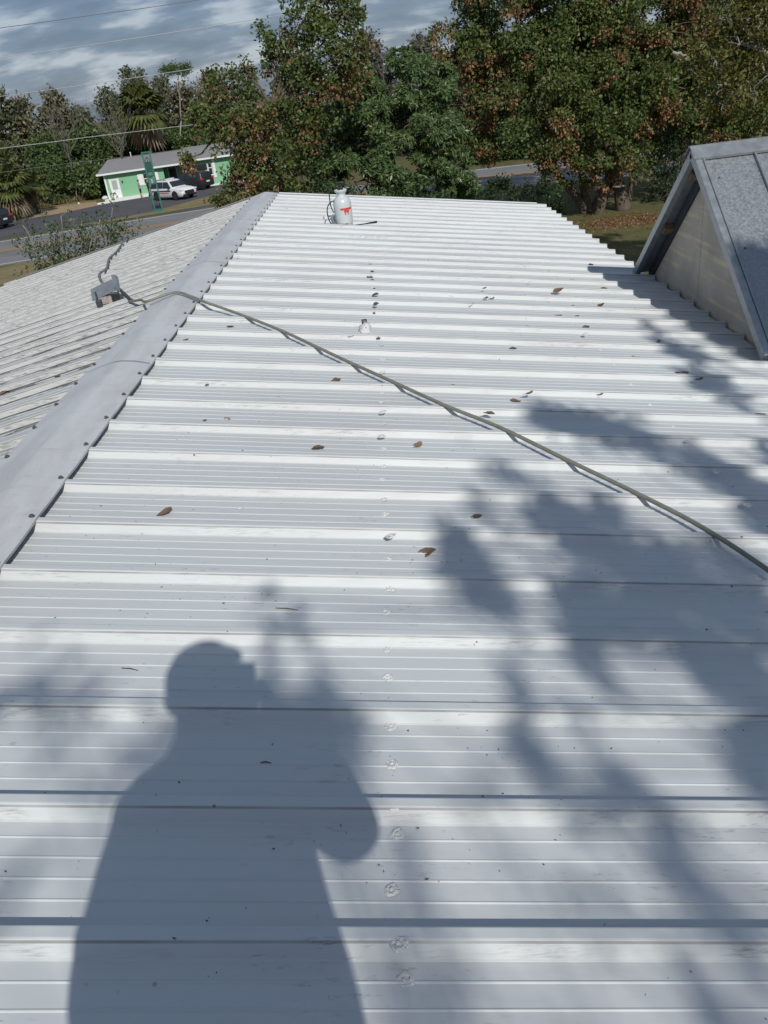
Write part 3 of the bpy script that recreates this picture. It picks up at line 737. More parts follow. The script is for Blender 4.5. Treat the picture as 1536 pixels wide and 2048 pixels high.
sheet('roadside_verge', gp([(-150, 600), (0, 570), (130, 545), (300, 500), (300, 478), (60, 520), (0, 537), (-150, 563)]), .004, M['grass_dry'])

# ------------------------------------------------------------------ green house
M['green'] = simple('mint_green_wall', (0.20, 0.43, 0.255), 0.7, 0, 0.06, 1.5)
M['white'] = simple('white_paint', (0.74, 0.74, 0.73), 0.5, 0, 0.06, 3)
M['shingle'] = simple('grey_shingle', (0.26, 0.255, 0.265), 0.85, 0, 0.18, 3)
M['glass'] = simple('dark_window_glass', (0.025, 0.03, 0.035), 0.12, 0, 0.1, 2)
M['glass_l'] = simple('pale_blind_behind_glass', (0.36, 0.41, 0.40), 0.2, 0, 0.1, 2)
M['dark_in'] = simple('dark_door', (0.05, 0.04, 0.045), 0.5)
M['slate'] = simple('blue_grey_panel', (0.20, 0.24, 0.28), 0.6)
M['wood'] = simple('grey_fence_board', (0.23, 0.195, 0.18), 0.85, 0, 0.3, 5)
H0 = gnd(219.4, 400); HA = R(12)
house = empty('green_house', H0, HA, 'mint green single storey house with grey shingle roof and white trim', 'house')
def hbox(name, mat, u0, u1, d0, d1, z0, z1, parent=None, bevel=0.0):
    return MB().box((u0, d0, z0), (u1, d1, z1)).build(name, M[mat], parent or house, bevel=bevel)
k_ = gk
EZ = 2.42 * k_
hbox('wall', 'green', 0, 5.75 * k_, 0, 9, 0, EZ)
hbox('wall', 'green', 5.75 * k_, 7.75 * k_, 1.6, 9, 0, EZ)
hbox('wall', 'green', 7.75 * k_, 17 * k_, -.25, 9, 0, EZ + .1)
hbox('corner_trim', 'white', -.06, .10, -.04, .1, 0, EZ)
hbox('base_slab', 'white', -.4, 17 * k_, -1.0, -.02, 0, .14)
def roof(u0, u1, d0, d1, ez, rh, ru0, ru1, name):
    dm = (d0 + d1) / 2
    b = MB(); t_ = .14
    b.add([(u0, d0, ez), (u1, d0, ez), (u1, d1, ez), (u0, d1, ez), (ru0, dm, ez + rh), (ru1, dm, ez + rh)], [(0, 1, 5, 4), (2, 3, 4, 5), (3, 0, 4), (1, 2, 5), (0, 3, 2, 1)])
    o = b.build(name, M['shingle'], house)
    MB().box((u0 - .02, d0 - .04, ez - .15), (u1, d0 + .02, ez + .02)).build('fascia', M['white'], o)
    MB().box((u0 - .04, d0 + .02, ez - .15), (u0 + .02, d1, ez + .02)).build('fascia', M['white'], o)
    MB().box((u0 + .02, d0 + .02, ez - .10), (u1, d1, ez - .05)).build('soffit', M['green'], o)
roof(-.62 * k_, 7.75 * k_, -.55, 9.6, EZ + .02, 1.05, .45, 8.5 * k_, 'roof')
roof(7.75 * k_ + .02, 17.6 * k_, -.85, 9.4, EZ + .20, 1.05, 7.9 * k_, 15 * k_, 'roof')
def hdoor(u0, u1, z1, d, frame, pane, pm):
    o = hbox('door', frame, u0 * k_, u1 * k_, d - .05, d - .005, .10, z1 * k_)
    w = (u1 - u0) * k_
    MB().box((u0 * k_ + w * .2, d - .065, z1 * k_ * .48), (u1 * k_ - w * .2, d - .052, z1 * k_ * .94)).build('pane', M[pm], o)
    MB().box((u1 * k_ - .10, d - .10, .98), (u1 * k_ - .06, d - .052, 1.04)).build('handle', M['dkmetal'], o)
    MB().box((u0 * k_ - .07, d - .03, .10), (u0 * k_ - .001, d - .002, z1 * k_ + .07)).build('frame', M['white'], o)
    MB().box((u1 * k_ + .001, d - .03, .10), (u1 * k_ + .07, d - .002, z1 * k_ + .07)).build('frame', M['white'], o)
hdoor(.42, 1.25, 1.83, 0, 'white', True, 'glass_l')
hdoor(6.22, 7.0, 2.02, 1.6, 'dark_in', True, 'glass')
def hwin(u0, u1, z0, z1, d, rail=.5, gm='glass'):
    u0, u1, z0, z1 = u0 * k_, u1 * k_, z0 * k_, z1 * k_
    o = MB().box((u0, d - .03, z0), (u1, d - .004, z1)).build('window', M['white'], house)
    zm = z0 + (z1 - z0) * rail
    MB().box((u0 + .05, d - .045, z0 + .05), (u1 - .05, d - .032, zm - .04)).build('pane', M[gm], o)
    MB().box((u0 + .05, d - .045, zm + .04), (u1 - .05, d - .032, z1 - .05)).build('pane', M['glass'], o)
    MB().box((u0 - .04, d - .09, z0 - .07), (u1 + .04, d - .004, z0 - .002)).build('sill', M['white'], o)
hwin(3.69, 4.66, .98, 1.95, 0)
hbox('shutter', 'white', 3.17 * k_, 3.67 * k_, -.06, -.004, .92 * k_, 1.96 * k_)
hbox('shutter', 'white', 4.69 * k_, 5.17 * k_, -.06, -.004, .92 * k_, 1.96 * k_)
hbox('corner_trim', 'white', 7.75 * k_ - .02, 7.98 * k_, -.31, -.26, .75, EZ)
hwin(7.98, 8.42, .98, 2.1, -.25, .38)
hwin(8.5, 10.1, .98, 2.12, -.25, .42, 'slate')
hwin(10.14, 10.55, .98, 2.1, -.25, .6)
hbox('corner_trim', 'white', 10.6 * k_, 10.85 * k_, -.30, -.255, .75, EZ)
MB().lathe([(.06, 0), (.08, .04), (.08, .16), (.05, .2)], (1.62 * k_, -.09, 1.42 * k_), 10).build('wall_lamp', M['dkmetal'], house)
MB().lathe([(.05, 0), (.05, .5), (.075, .5), (.075, .58)], (3.0, 4.5, EZ + .95), 8).build('roof_vent', M['white'], house)
# timber fence beside the house
fA, fB = gnd(186, 399), gnd(221, 391)
fn = empty('wooden_fence', fA, math.atan2(fB[1] - fA[1], fB[0] - fA[0]), 'grey weathered board fence at the left end of the green house', 'fence')
Lf = float(np.linalg.norm(fB - fA)); nb_ = 14
fb = MB().box((0, 0, 0), (Lf / nb_ - .012, .025, 1.82)).mesh('board', M['wood'])
for i in range(nb_): inst('board', fb, (i * Lf / nb_, random.uniform(-.006, .006), random.uniform(-.03, .03)), (0, 0, 0), (1, 1, 1), fn)
for z in (.35, 1.4): MB().box((0, .03, z), (Lf, .07, z + .09)).build('rail', M['wood'], fn)
# kerb line in front of the house
kA, kB = gnd(195.4, 410), gnd(430, 371)
kb = MB(); dv = kB - kA; dv /= np.linalg.norm(dv); nv_ = np.array([-dv[1], dv[0], 0])
kb.obox(kA, dv * np.linalg.norm(kB - kA), nv_ * .3, (0, 0, .17)); tag(kb.build('kerb', M['white'], None, bevel=.02), 'white painted concrete kerb along the car park below the green house', 'kerb')
# lamp posts by the house
for (x, yt, Yd, lab) in ((197.5, 324, 8.0, 'thin white lamp post at the left rear of the green house'), (324.5, 288, 12.5, 'thin white lamp post rising behind the grey roof')):
    B_ = H0 + np.array([math.cos(HA), math.sin(HA), 0]) * 0 ; top = onY(x, yt, H0[1] + Yd)
    lp = empty('lamp_post', (top[0], top[1], 0), 0, lab, 'lamp post', 'lamp posts behind the house')
    MB().tube([(0, 0, 0), (0, 0, top[2] - .1)], [.06, .045], 8).build('pole', M['white'], lp)
    MB().tube([(0, 0, top[2] - .1), (-.1, 0, top[2]), (-.45, -.05, top[2] + .03)], [.05, .07, .10], 8).build('lamp_head', M['white'], lp)
# small white stones by the corner
tag(MB().lathe([(.32, 0), (.36, .1), (.3, .24), (.12, .32)], gnd(211, 398), 9).build('rock', M['white']), 'white painted rock beside the left corner of the green house', 'rock')
tag(MB().lathe([(.09, 0), (.1, .1), (.05, .16)], gnd(158, 408), 8).build('litter', M['white']), 'scrap of white litter on the brown verge', 'litter')

# ------------------------------------------------------------------ green steel sign
sB = gnd(318.5, 424)
Zs = 107 * depth(sB) / FPX / 0.985
M['sgreen'] = simple('sign_green', (0.02, 0.17, 0.115), 0.5, 0, 0.2, 8); M['sdark'] = simple('sign_dark_panel', (0.02, 0.075, 0.06), 0.45); M['sgrey'] = simple('sign_grey_green', (0.08, 0.20, 0.16), 0.5); M['spale'] = simple('sign_pale', (0.35, 0.45, 0.42), 0.5)
sg = empty('steel_sign', sB, R(10), 'tall green steel sign on two posts with an arched emblem panel at the grass strip', 'sign')
sw = .31
for x in (-sw, sw): MB().box((x - .055, -.06, 0), (x + .055, .06, Zs)).build('post', M['sgreen'], sg)
MB().box((-sw - .06, -.07, Zs), (sw + .06, .07, Zs + .12)).build('top_bar', M['sgreen'], sg)
MB().box((-sw - .02, -.08, 0), (sw + .02, .08, .22)).build('base', M['sgreen'], sg)
pan = MB().box((-sw + .056, -.02, Zs * .60), (sw - .056, .02, Zs * .86)).build('panel', M['sdark'], sg)
MB().box((-sw + .056, -.02, Zs * .48), (sw - .056, .02, Zs * .595)).build('panel', M['sgrey'], sg)
MB().box((-sw + .12, -.026, Zs * .63), (sw - .12, -.021, Zs * .68)).build('lettering_bar', M['sgrey'], pan)
MB().box((-.05, -.026, Zs * .50), (.05, -.021, Zs * .57)).build('emblem_stem', M['spale'], pan)
b = MB(); b.tube([(.2 * math.cos(a), 0, Zs * .865 + .30 * math.sin(a)) for a in [math.pi * i / 10 for i in range(11)]], .028, 6); b.build('emblem_arch', M['sdark'], sg)
MB().tube([(0, 0, Zs * .86), (0, 0, Zs * .865 + .3)], .03, 6).build('emblem_mast', M['sdark'], sg)

# ------------------------------------------------------------------ cars
M['car_white'] = simple('white_car_paint', (0.72, 0.72, 0.73), 0.25, 0, 0.03, 2); M['car_dark'] = simple('charcoal_car_paint', (0.035, 0.037, 0.04), 0.25, 0.2, 0.1, 2)
M['tyre'] = simple('tyre_rubber', (0.015, 0.015, 0.016), 0.8); M['rim'] = simple('grey_rim', (0.12, 0.12, 0.13), 0.4, 0.7); M['tail'] = simple('red_tail_lamp', (0.55, 0.03, 0.03), 0.25)
M['lampw'] = simple('clear_lamp', (0.75, 0.75, 0.75), 0.15); M['blue'] = simple('dark_blue_stripe', (0.05, 0.06, 0.11), 0.4); M['redline'] = simple('red_stripe', (0.5, 0.13, 0.1), 0.4)
def suv(name, loc, rz, paint, label, police):
    r = empty(name, loc, rz, label, 'car')
    # stations: x, half width, underside, belt height, roof height, roof half width
    S_ = [(-2.50, .86, .48, .95, .96, .78), (-2.46, .93, .36, 1.06, 1.10, .80), (-2.30, .98, .30, 1.10, 1.62, .70), (-1.9, 1.0, .28, 1.10, 1.74, .74), (-.9, 1.0, .26, 1.09, 1.79, .76), (.15, 1.0, .26, 1.07, 1.76, .75), (.55, 1.0, .26, 1.06, 1.62, .74), (1.15, .995, .26, 1.05, 1.14, .80), (1.7, .985, .28, 1.02, 1.09, .78), (2.25, .95, .30, .92, 1.00, .72), (2.45, .88, .34, .76, .84, .66), (2.50, .80, .42, .70, .74, .6)]
    V = []; F = []
    for (x, w, zb, zt, zr2, wr) in S_:
        half = [(0, zb), (w * .86, zb), (w, zb + .18), (w, zt - .12), (w * .97, zt), (wr, zr2 - .03), (wr * .8, zr2), (0, zr2 + .015)]
        ring = [(x, y, z) for y, z in half] + [(x, -y, z) for y, z in reversed(half[1:-1])]
        V += ring
    n = 14
    for i in range(len(S_) - 1):
        for j in range(n): F.append((i * n + j, i * n + (j + 1) % n, (i + 1) * n + (j + 1) % n, (i + 1) * n + j))
    F.append(tuple(range(n))); F.append(tuple((len(S_) - 1) * n + j for j in reversed(range(n))))
    b = MB(); b.add(V, F); body = b.build('body', M[paint], r, True)
    e_ = body.modifiers.new('e', 'EDGE_SPLIT'); e_.split_angle = R(40)
    def quad(nm, pts, mat, par=r, th=.012, nrm=(0, 1, 0)):
        return MB().prism(pts, np.array(nrm) * th).build(nm, M[mat], par)
    for s in (1, -1):
        y0, y1 = .985 * s, .775 * s
        for (xa, xb, xc, xd) in ((-2.12, -1.25, -1.25, -2.02), (-1.18, -.30, -.30, -1.18), (-.23, 1.0, .45, -.23)):
            quad('side_window', [(xa, y0, 1.13), (xb, y0, 1.12), (xc, y1, 1.64), (xd, y1, 1.64)], 'glass', nrm=(0, s, .25), th=.03)
        quad('headlight', [(2.12, s * .60, .82), (2.12, s * .955, .82), (2.12, s * .95, .93), (2.12, s * .60, .90)], 'lampw', nrm=(1, 0, 0), th=.36)
        quad('tail_light', [(-2.42, s * .62, .98), (-2.42, s * .96, .98), (-2.40, s * .90, 1.16), (-2.40, s * .62, 1.12)], 'tail', nrm=(-1, 0, 0), th=.09)
        b = MB(); b.box((.72, s * 1.0 if s > 0 else s * 1.22, 1.08), (.90, s * 1.22 if s > 0 else s * 1.0, 1.22)); b.build('mirror', M['black' if police else paint], r, bevel=.02)
        if police:
            quad('stripe', [(-2.0, s * 1.006, .78), (.9, s * 1.006, .78), (.9, s * 1.006, .92), (-2.0, s * 1.006, .90)], 'blue', nrm=(0, s, 0), th=.004)
            quad('stripe', [(-1.0, s * 1.006, .62), (.6, s * 1.006, .62), (.6, s * 1.006, .72), (-1.0, s * 1.006, .72)], 'redline', nrm=(0, s, 0), th=.004)
        for x in (-1.42, 1.46):
            w = empty('wheel', (x, s * .90, .39)); w.parent = r
            b = MB(); b.lathe([(.24, -.12), (.36, -.12), (.39, -.08), (.39, .08), (.36, .12), (.24, .12)], seg=20); tb = b.build('tyre', M['tyre'], w); tb.rotation_euler = (R(90), 0, 0)
            b = MB(); b.lathe([(.245, -.10), (.245, .10), (.10, .125), (.05, .13)], seg=14); rb = b.build('rim', M['rim'], w); rb.rotation_euler = (R(90) if s < 0 else R(-90), 0, 0)
            b = MB(); b.box((x - .50, s * .97 if s > 0 else s * 1.008, .28), (x + .50, s * 1.008 if s > 0 else s * .97, .50)); 
            arch = [(x + .47 * math.cos(a), s * 1.004, .39 + .47 * math.sin(a)) for a in [math.pi * i / 10 for i in range(11)]]
            quad('wheel_arch', arch, 'black', nrm=(0, s, 0), th=.004)
    quad('windscreen', [(1.10, -.80, 1.17), (1.10, .80, 1.17), (.60, .68, 1.63), (.60, -.68, 1.63)], 'glass', nrm=(.6, 0, .6), th=.04)
    quad('rear_window', [(-2.47, -.72, 1.14), (-2.47, .72, 1.14), (-2.33, .62, 1.60), (-2.33, -.62, 1.60)], 'glass', nrm=(-1, 0, .2), th=.03)
    MB().box((2.40, -.56, .52), (2.535, .56, .80)).build('grille', M['black'], r, bevel=.03)
    MB().box((2.30, -.80, .32), (2.53, .80, .50)).build('bumper', M['black'], r, bevel=.04)
    MB().box((-2.55, -.85, .36), (-2.40, .85, .62)).build('bumper', M['black'], r, bevel=.04)
    MB().box((-2.545, -.22, .72), (-2.47, .22, .86)).build('number_plate', M['white'], r)
    for s in (1, -1): MB().tube([(-1.9, s * .62, 1.78), (-.9, s * .64, 1.85), (.1, s * .62, 1.82)], .025, 6).build('roof_rail', M['black'], r)
    if police:
        MB().box((2.52, -.42, .40), (2.66, .42, .78)).build('push_bar', M['black'], r, bevel=.03)
        MB().box((-.35, -.55, 1.80), (-.10, .55, 1.88)).build('light_bar', M['lampw'], r, bevel=.02)
    return r
c0 = gnd(350, 399)
suv('police_car', (c0[0] - .15, c0[1] + .6, .006), R(-40), 'car_white', 'white police utility car with dark lettering band parked nose toward the road', True)
c1 = gnd(404, 379)
suv('parked_car', (c1[0] - 1.2, c1[1] + 1.0, .006), R(146), 'car_dark', 'dark charcoal utility car parked beside the white police car', False)
c2 = gnd(-14, 458)
suv('parked_car', (c2[0] - .6, c2[1], .016), R(160), 'car_dark', 'dark utility car cut off at the left edge of the photo', False)

# ------------------------------------------------------------------ people
SK = {'skin': simple('skin', (0.42, 0.24, 0.17), 0.55, 0, .05, 20), 'hair': simple('dark_hair', (0.03, 0.022, 0.018), 0.7), 'teal': simple('teal_grey_shirt', (0.20, 0.30, 0.33), 0.85), 'dark': simple('black_cloth', (0.018, 0.018, 0.02), 0.85), 'shoe': simple('shoe', (0.3, 0.3, 0.3), 0.7), 'navy': simple('navy_cloth', (0.03, 0.04, 0.075), 0.9), 'tan': simple('tan_cloth', (0.28, 0.22, 0.15), 0.9), 'grey': simple('grey_shirt', (0.22, 0.24, 0.27), 0.9)}
def skin_person(name, nodes, root, mats, pick, label, loc, rz=0.0, sub=2):
    """nodes: key -> (parent, (x,y,z), radius); one continuous surface."""
    keys = list(nodes); idx = {k: i for i, k in enumerate(keys)}
    me = bpy.data.meshes.new('body'); me.from_pydata([nodes[k][1] for k in keys], [(idx[k], idx[nodes[k][0]]) for k in keys if nodes[k][0]], [])
    o = bpy.data.objects.new('body_tmp', me); col.objects.link(o)
    md = o.modifiers.new('s', 'SKIN'); md.use_smooth_shade = True
    for k in keys:
        sv = me.skin_vertices[0].data[idx[k]]; r_ = nodes[k][2]; sv.radius = r_ if hasattr(r_, '__len__') else (r_, r_); sv.use_root = (k == root)
    ss = o.modifiers.new('u', 'SUBSURF'); ss.levels = sub; ss.render_levels = sub
    dg = bpy.context.evaluated_depsgraph_get(); m2 = bpy.data.meshes.new_from_object(o.evaluated_get(dg))
    bpy.data.objects.remove(o); m2.name = 'body'
    m2.materials.clear()
    for q in mats: m2.materials.append(SK[q])
    for p_ in m2.polygons:
        p_.material_index = pick(p_.center); p_.use_smooth = True
    root_o = empty(name, loc, rz, label, 'person')
    link(bpy.data.objects.new('body', m2), root_o)
    return root_o
def head_parts(r, c, tilt_x=0.0, hair='hair', hs=.118):
    """hair cap, nose, ears and eyes round a head centre c facing +y."""
    c = np.array(c)
    bm = bmesh.new(); bmesh.ops.create_uvsphere(bm, u_segments=20, v_segments=12, radius=1.0)
    bmesh.ops.delete(bm, geom=[v for v in bm.verts if v.co.z < -.1 and v.co.y > -.2 or v.co.z < -.65 or (v.co.y > .75 and v.co.z < .45)], context='VERTS')
    me = bpy.data.meshes.new('hair'); bm.to_mesh(me); bm.free(); me.materials.append(SK[hair])
    inst('hair', me, c + np.array([0, -.008, .035]), (0, 0, 0), (.088, .108, .108), r)
    return c
def standing(lean=0.0, arm='down', sc=1.0):
    z = lambda v: v
    N = {'pelvis': (None, (0, 0, .95), (.155, .11)), 'waist': ('pelvis', (0, 0, 1.10), (.14, .10)), 'chest': ('waist', (0, .01, 1.30), (.165, .115)), 'neckb': ('chest', (0, 0, 1.46), (.085, .075)), 'neck': ('neckb', (0, .005, 1.53), .058), 'chin': ('neck', (0, .025, 1.60), (.066, .078)), 'brow': ('chin', (0, .018, 1.68), (.074, .092)), 'crown': ('brow', (0, .005, 1.745), (.058, .07))}
    for s, t in ((1, 'l'), (-1, 'r')):
        N['hip' + t] = ('pelvis', (.095 * s, 0, .88), .10); N['knee' + t] = ('hip' + t, (.11 * s, .02, .49), .062); N['calf' + t] = ('knee' + t, (.115 * s, -.01, .34), .058); N['ank' + t] = ('calf' + t, (.12 * s, -.02, .09), .040); N['toe' + t] = ('ank' + t, (.13 * s, .13, .045), (.045, .035))
        N['sh' + t] = ('neckb', (.17 * s, 0, 1.42), .066)
        if arm == 'down': N['el' + t] = ('sh' + t, (.235 * s, -.03, 1.14), .046); N['wr' + t] = ('el' + t, (.245 * s, .06, .90), .032); N['hd' + t] = ('wr' + t, (.24 * s, .09, .80), (.038, .022))
        else: N['el' + t] = ('sh' + t, (.26 * s, -.03, 1.16), .046); N['wr' + t] = ('el' + t, (.10 * s, .20, 1.10), .034); N['hd' + t] = ('wr' + t, (.02 * s, .26, 1.12), (.038, .024))
    return N
def pickA(c):
    if c.z > 1.50: return 0
    if abs(c.x) > .19 and c.z < 1.16: return 0
    if c.z > .93: return 1
    if c.z > .52: return 2
    if c.z > .10: return 0
    return 3
pA = gnd(284, 396.5)
r = skin_person('person', standing(), 'pelvis', ['skin', 'teal', 'dark', 'shoe'], pickA, 'person in teal grey shirt and black shorts standing by the green wall', (pA[0], pA[1], 0.0), R(-60), 1); head_parts(r, (0, .01, 1.66))
def pickB(c):
    if c.z > 1.50: return 0
    if abs(c.x) > .2 and c.z < 1.0: return 0
    if c.z > .10: return 1
    return 2
pB = gnd(300, 396)
r = skin_person('person', standing(arm='fold'), 'pelvis', ['skin', 'dark', 'shoe'], pickB, 'person in black clothes standing behind the white police car', (pB[0], pB[1] + .3, 0.0), R(-100), 1); head_parts(r, (0, .01, 1.66))

# the photographer, standing on the roof behind the phone
fz = ZR - (0 - XR) * tR + .0          # roof under the camera
Q = lambda x, y, z: (x, y, z + HC)
def fzz(x): return ZR - (x - XR) * tR + .033
bx, by = -.040, -.34
PN = {'pelvis': (None, Q(bx - .015, by - .02, -.56), (.215, .14)), 'waist': ('pelvis', Q(bx - .015, by, -.40), (.21, .14)), 'chest': ('waist', Q(bx, by, -.20), (.185, .135)), 'neckb': ('chest', Q(bx + .01, by, -.04), (.135, .10)), 'neck': ('neckb', Q(bx, by + .005, .045), (.105, .095)), 'chin': ('neck', Q(bx, by + .03, .105), (.085, .09)), 'brow': ('chin', Q(bx, by + .025, .19), (.08, .098)), 'crown': ('brow', Q(bx, by + .01, .255), (.064, .078))}
for s, t in ((-1, 'l'), (1, 'r')):
    fx, fy = bx + .12 * s, by + .02
    PN['hip' + t] = ('pelvis', Q(bx + .095 * s, by - .02, -.60), .105); PN['knee' + t] = ('hip' + t, Q(bx + .11 * s, by + .03, -.97), .066); PN['calf' + t] = ('knee' + t, (fx, by, fzz(fx) + .30), .062); PN['ank' + t] = ('calf' + t, (fx, by - .01, fzz(fx) + .085), .043); PN['ball' + t] = ('ank' + t, (fx + .01 * s, by + .09, fzz(fx) + .042), (.045, .036)); PN['toe' + t] = ('ball' + t, (fx + .015 * s, by + .17, fzz(fx) + .032), (.04, .028))
PN['shl'] = ('neckb', Q(bx - .165, by, -.12), .085); PN['ell'] = ('shl', Q(bx - .248, by - .03, -.36), .065); PN['forl'] = ('ell', Q(bx - .238, by + .03, -.49), .058); PN['wrl'] = ('forl', Q(bx - .235, by + .09, -.60), .034); PN['pall'] = ('wrl', Q(bx - .245, by + .115, -.66), (.036, .02))
PN['shr'] = ('neckb', Q(bx + .18, by, -.05), .10); PN['elr'] = ('shr', Q(.188, -.19, -.34), .066); PN['forr'] = ('elr', Q(.15, -.115, -.20), .052); PN['wrr'] = ('forr', Q(.062, -.062, -.105), .031)
PN['palr'] = ('wrr', Q(.028, -.05, -.060), (.034, .018))
for i in range(4):       # relaxed left fingers
    x_ = bx - .26 + .012 * i; L_ = (.05, .062, .066, .055)[i]
    PN['fl%da' % i] = ('pall', Q(x_ - .0, by + .10 + .017 * i, -.705), .0085); PN['fl%db' % i] = ('fl%da' % i, Q(x_ + .012, by + .103 + .017 * i, -.705 - L_ * .6), .008); PN['fl%dc' % i] = ('fl%db' % i, Q(x_ + .025, by + .103 + .017 * i, -.705 - L_), .0068)
PN['tla'] = ('pall', Q(bx - .21, by + .14, -.675), .010); PN['tlb'] = ('tla', Q(bx - .20, by + .16, -.715), .0085)
PHW, PHH, PHT = .074, .150, .009
ph_c = np.array([-.022, 0, 0])
for i in range(4):       # right fingers round the back edge of the phone
    z_ = -.035 - .017 * i
    PN['fr%da' % i] = ('palr', Q(.030, -.030, z_), .0085); PN['fr%db' % i] = ('fr%da' % i, Q(.026, -.012, z_ - .004), .0078); PN['fr%dc' % i] = ('fr%db' % i, Q(.004 - .004 * i, -.006, z_ - .008), .0068)
PN['tra'] = ('palr', Q(.020, -.055, -.040), .010); PN['trb'] = ('tra', Q(.004, -.048, -.020), .0085); PN['trc'] = ('trb', Q(-.012, -.040, -.010), .0075)
def pickC(c):
    x, y, z = c.x, c.y, c.z - HC
    arm_r = (x > .105 and z > -.36) 
    if z > .02: return 0
    if y > -.105 and x > -.05 and z > -.30: return 0        # right hand and wrist
    if x < bx - .215 and z < -.56: return 0
    if z > -.56: return 1
    if z > -1.30: return 2
    return 3
ph_label = 'person in grey shirt, navy trousers and cap standing on the roof holding a phone'
pr = skin_person('person', PN, 'pelvis', ['skin', 'grey', 'navy', 'shoe'], pickC, ph_label, (0, 0, 0), 0, 2)
hc = Q(bx, by + .025, .17)
b = MB(); b.lathe([(.098, 0), (.100, .03), (.096, .065), (.078, .098), (.04, .116), (.008, .12)], (0, 0, 0), 24, 1.12); cap_o = b.build('cap', SK['navy'], pr, True); cap_o.location = (hc[0], hc[1] - .008, hc[2] + .02)
b = MB(); poly = [(.085 * math.cos(a), .09 + .10 * math.sin(a), .012 - .02 * math.sin(a)) for a in [math.pi * i / 10 for i in range(11)]]; b.prism(poly, (0, 0, .006)); b.build('brim', SK['navy'], cap_o)
b = MB(); b.prism([(-.012, .09, -.03), (.012, .09, -.03), (.009, .092, .012), (-.009, .092, .012)], (0, .022, -.006)); no = b.build('nose', SK['skin'], pr); no.location = hc
for s in (1, -1):
    b = MB(); b.lathe([(.012, -.004), (.022, 0), (.018, .006)], seg=10, sy=1.5); eo = b.build('ear', SK['skin'], pr, True); eo.location = (hc[0] + .078 * s, hc[1] - .005, hc[2] - .015); eo.rotation_euler = (0, R(90) * s, 0)
    b = MB(); b.lathe([(.004, -.004), (.010, 0), (.006, .006)], seg=10); ey = b.build('eye', SK['dark'], pr, True); ey.location = (hc[0] + .032 * s, hc[1] + .088, hc[2] + .008); ey.rotation_euler = (R(-90), 0, 0)
b = MB(); b.box((-.022, .086, -.062), (.022, .094, -.054)); mo = b.build('mouth', simple('lips', (.33, .13, .11), .5), pr); mo.location = hc
ph = empty('phone', CAM, 0, 'black phone held up in the right hand of the person on the roof', 'phone')
pm_ = Matrix.Identity(4)
for i in range(3): pm_[i][0], pm_[i][1], pm_[i][2] = cR[i], cU[i], -cF[i]
pm_[2][3] = HC
ph.matrix_world = pm_
b = MB(); b.box((-PHW + .014, -PHH + .014, .006), (.014, .014, .006 + PHT)); b.build('case', SK['dark'], ph, bevel=.003)
b = MB(); b.box((-PHW + .017, -PHH + .017, .006 + PHT), (.011, .011, .0065 + PHT)); b.build('screen', M['glass'], ph)
b = MB(); b.lathe([(.008, .001), (.008, .0058)], seg=14); b.build('lens_ring', M['dkmetal'], ph)

# ------------------------------------------------------------------ vegetation
M['bark'] = simple('grey_brown_bark', (0.13, 0.10, 0.075), 0.9, 0, 0.45, 6); M['bark_dead'] = simple('dead_grey_wood', (0.17, 0.155, 0.135), 0.9); M['bark_pale'] = simple('pale_grey_bark', (0.30, 0.28, 0.25), 0.85, 0, 0.3, 8); M['palmtrunk'] = simple('palm_trunk', (0.14, 0.115, 0.09), 0.9, 0, .4, 6)
M['leaf_gold'] = leaf_mat('golden_rain_leaf', [(0.10, (0.034, 0.062, 0.018)), (0.45, (0.072, 0.112, 0.030)), (0.8, (0.125, 0.160, 0.046)), (1.0, (0.22, 0.20, 0.065))])
M['pod'] = leaf_mat('brown_seed_pod', [(0.2, (0.16, 0.072, 0.036)), (0.6, (0.28, 0.145, 0.07)), (1.0, (0.40, 0.24, 0.13))], 0.25)
M['leaf_mango'] = leaf_mat('dark_evergreen_leaf', [(0.15, (0.045, 0.082, 0.032)), (0.55, (0.085, 0.140, 0.050)), (0.85, (0.135, 0.195, 0.072)), (1.0, (0.22, 0.245, 0.10))], .12, .38)
M['leaf_yel'] = leaf_mat('yellow_green_leaf', [(0.15, (0.045, 0.06, 0.015)), (0.55, (0.105, 0.115, 0.028)), (1.0, (0.22, 0.185, 0.05))], .3)
M['leaf_oak'] = leaf_mat('olive_wood_leaf', [(0.15, (0.060, 0.078, 0.042)), (0.6, (0.11, 0.13, 0.066)), (1.0, (0.175, 0.18, 0.10))], .15)
M['leaf_brn'] = leaf_mat('brownish_wood_leaf', [(0.15, (0.082, 0.083, 0.048)), (0.6, (0.14, 0.135, 0.076)), (1.0, (0.21, 0.18, 0.11))], .15)
M['leaf_vine'] = leaf_mat('bright_vine_leaf', [(0.15, (0.045, 0.080, 0.026)), (0.6, (0.085, 0.135, 0.044)), (1.0, (0.14, 0.185, 0.07))], .2)
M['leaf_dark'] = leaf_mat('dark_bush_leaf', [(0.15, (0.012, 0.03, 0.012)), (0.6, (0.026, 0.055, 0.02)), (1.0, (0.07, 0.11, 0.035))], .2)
M['leaf_grey'] = leaf_mat('grey_twig_leaf', [(0.15, (0.085, 0.08, 0.062)), (0.6, (0.13, 0.125, 0.10)), (1.0, (0.19, 0.185, 0.15))], .15)
M['leaf_shrub'] = leaf_mat('shrub_leaf', [(0.15, (0.035, 0.06, 0.022)), (0.6, (0.075, 0.115, 0.045)), (1.0, (0.15, 0.18, 0.085))], .2)
M['frond'] = leaf_mat('palm_frond', [(0.15, (0.05, 0.07, 0.018)), (0.6, (0.095, 0.12, 0.035)), (1.0, (0.17, 0.16, 0.05))], .2)
M['frond_dead'] = leaf_mat('dead_frond', [(0.15, (0.14, 0.095, 0.055)), (1.0, (0.32, 0.24, 0.15))], .2)

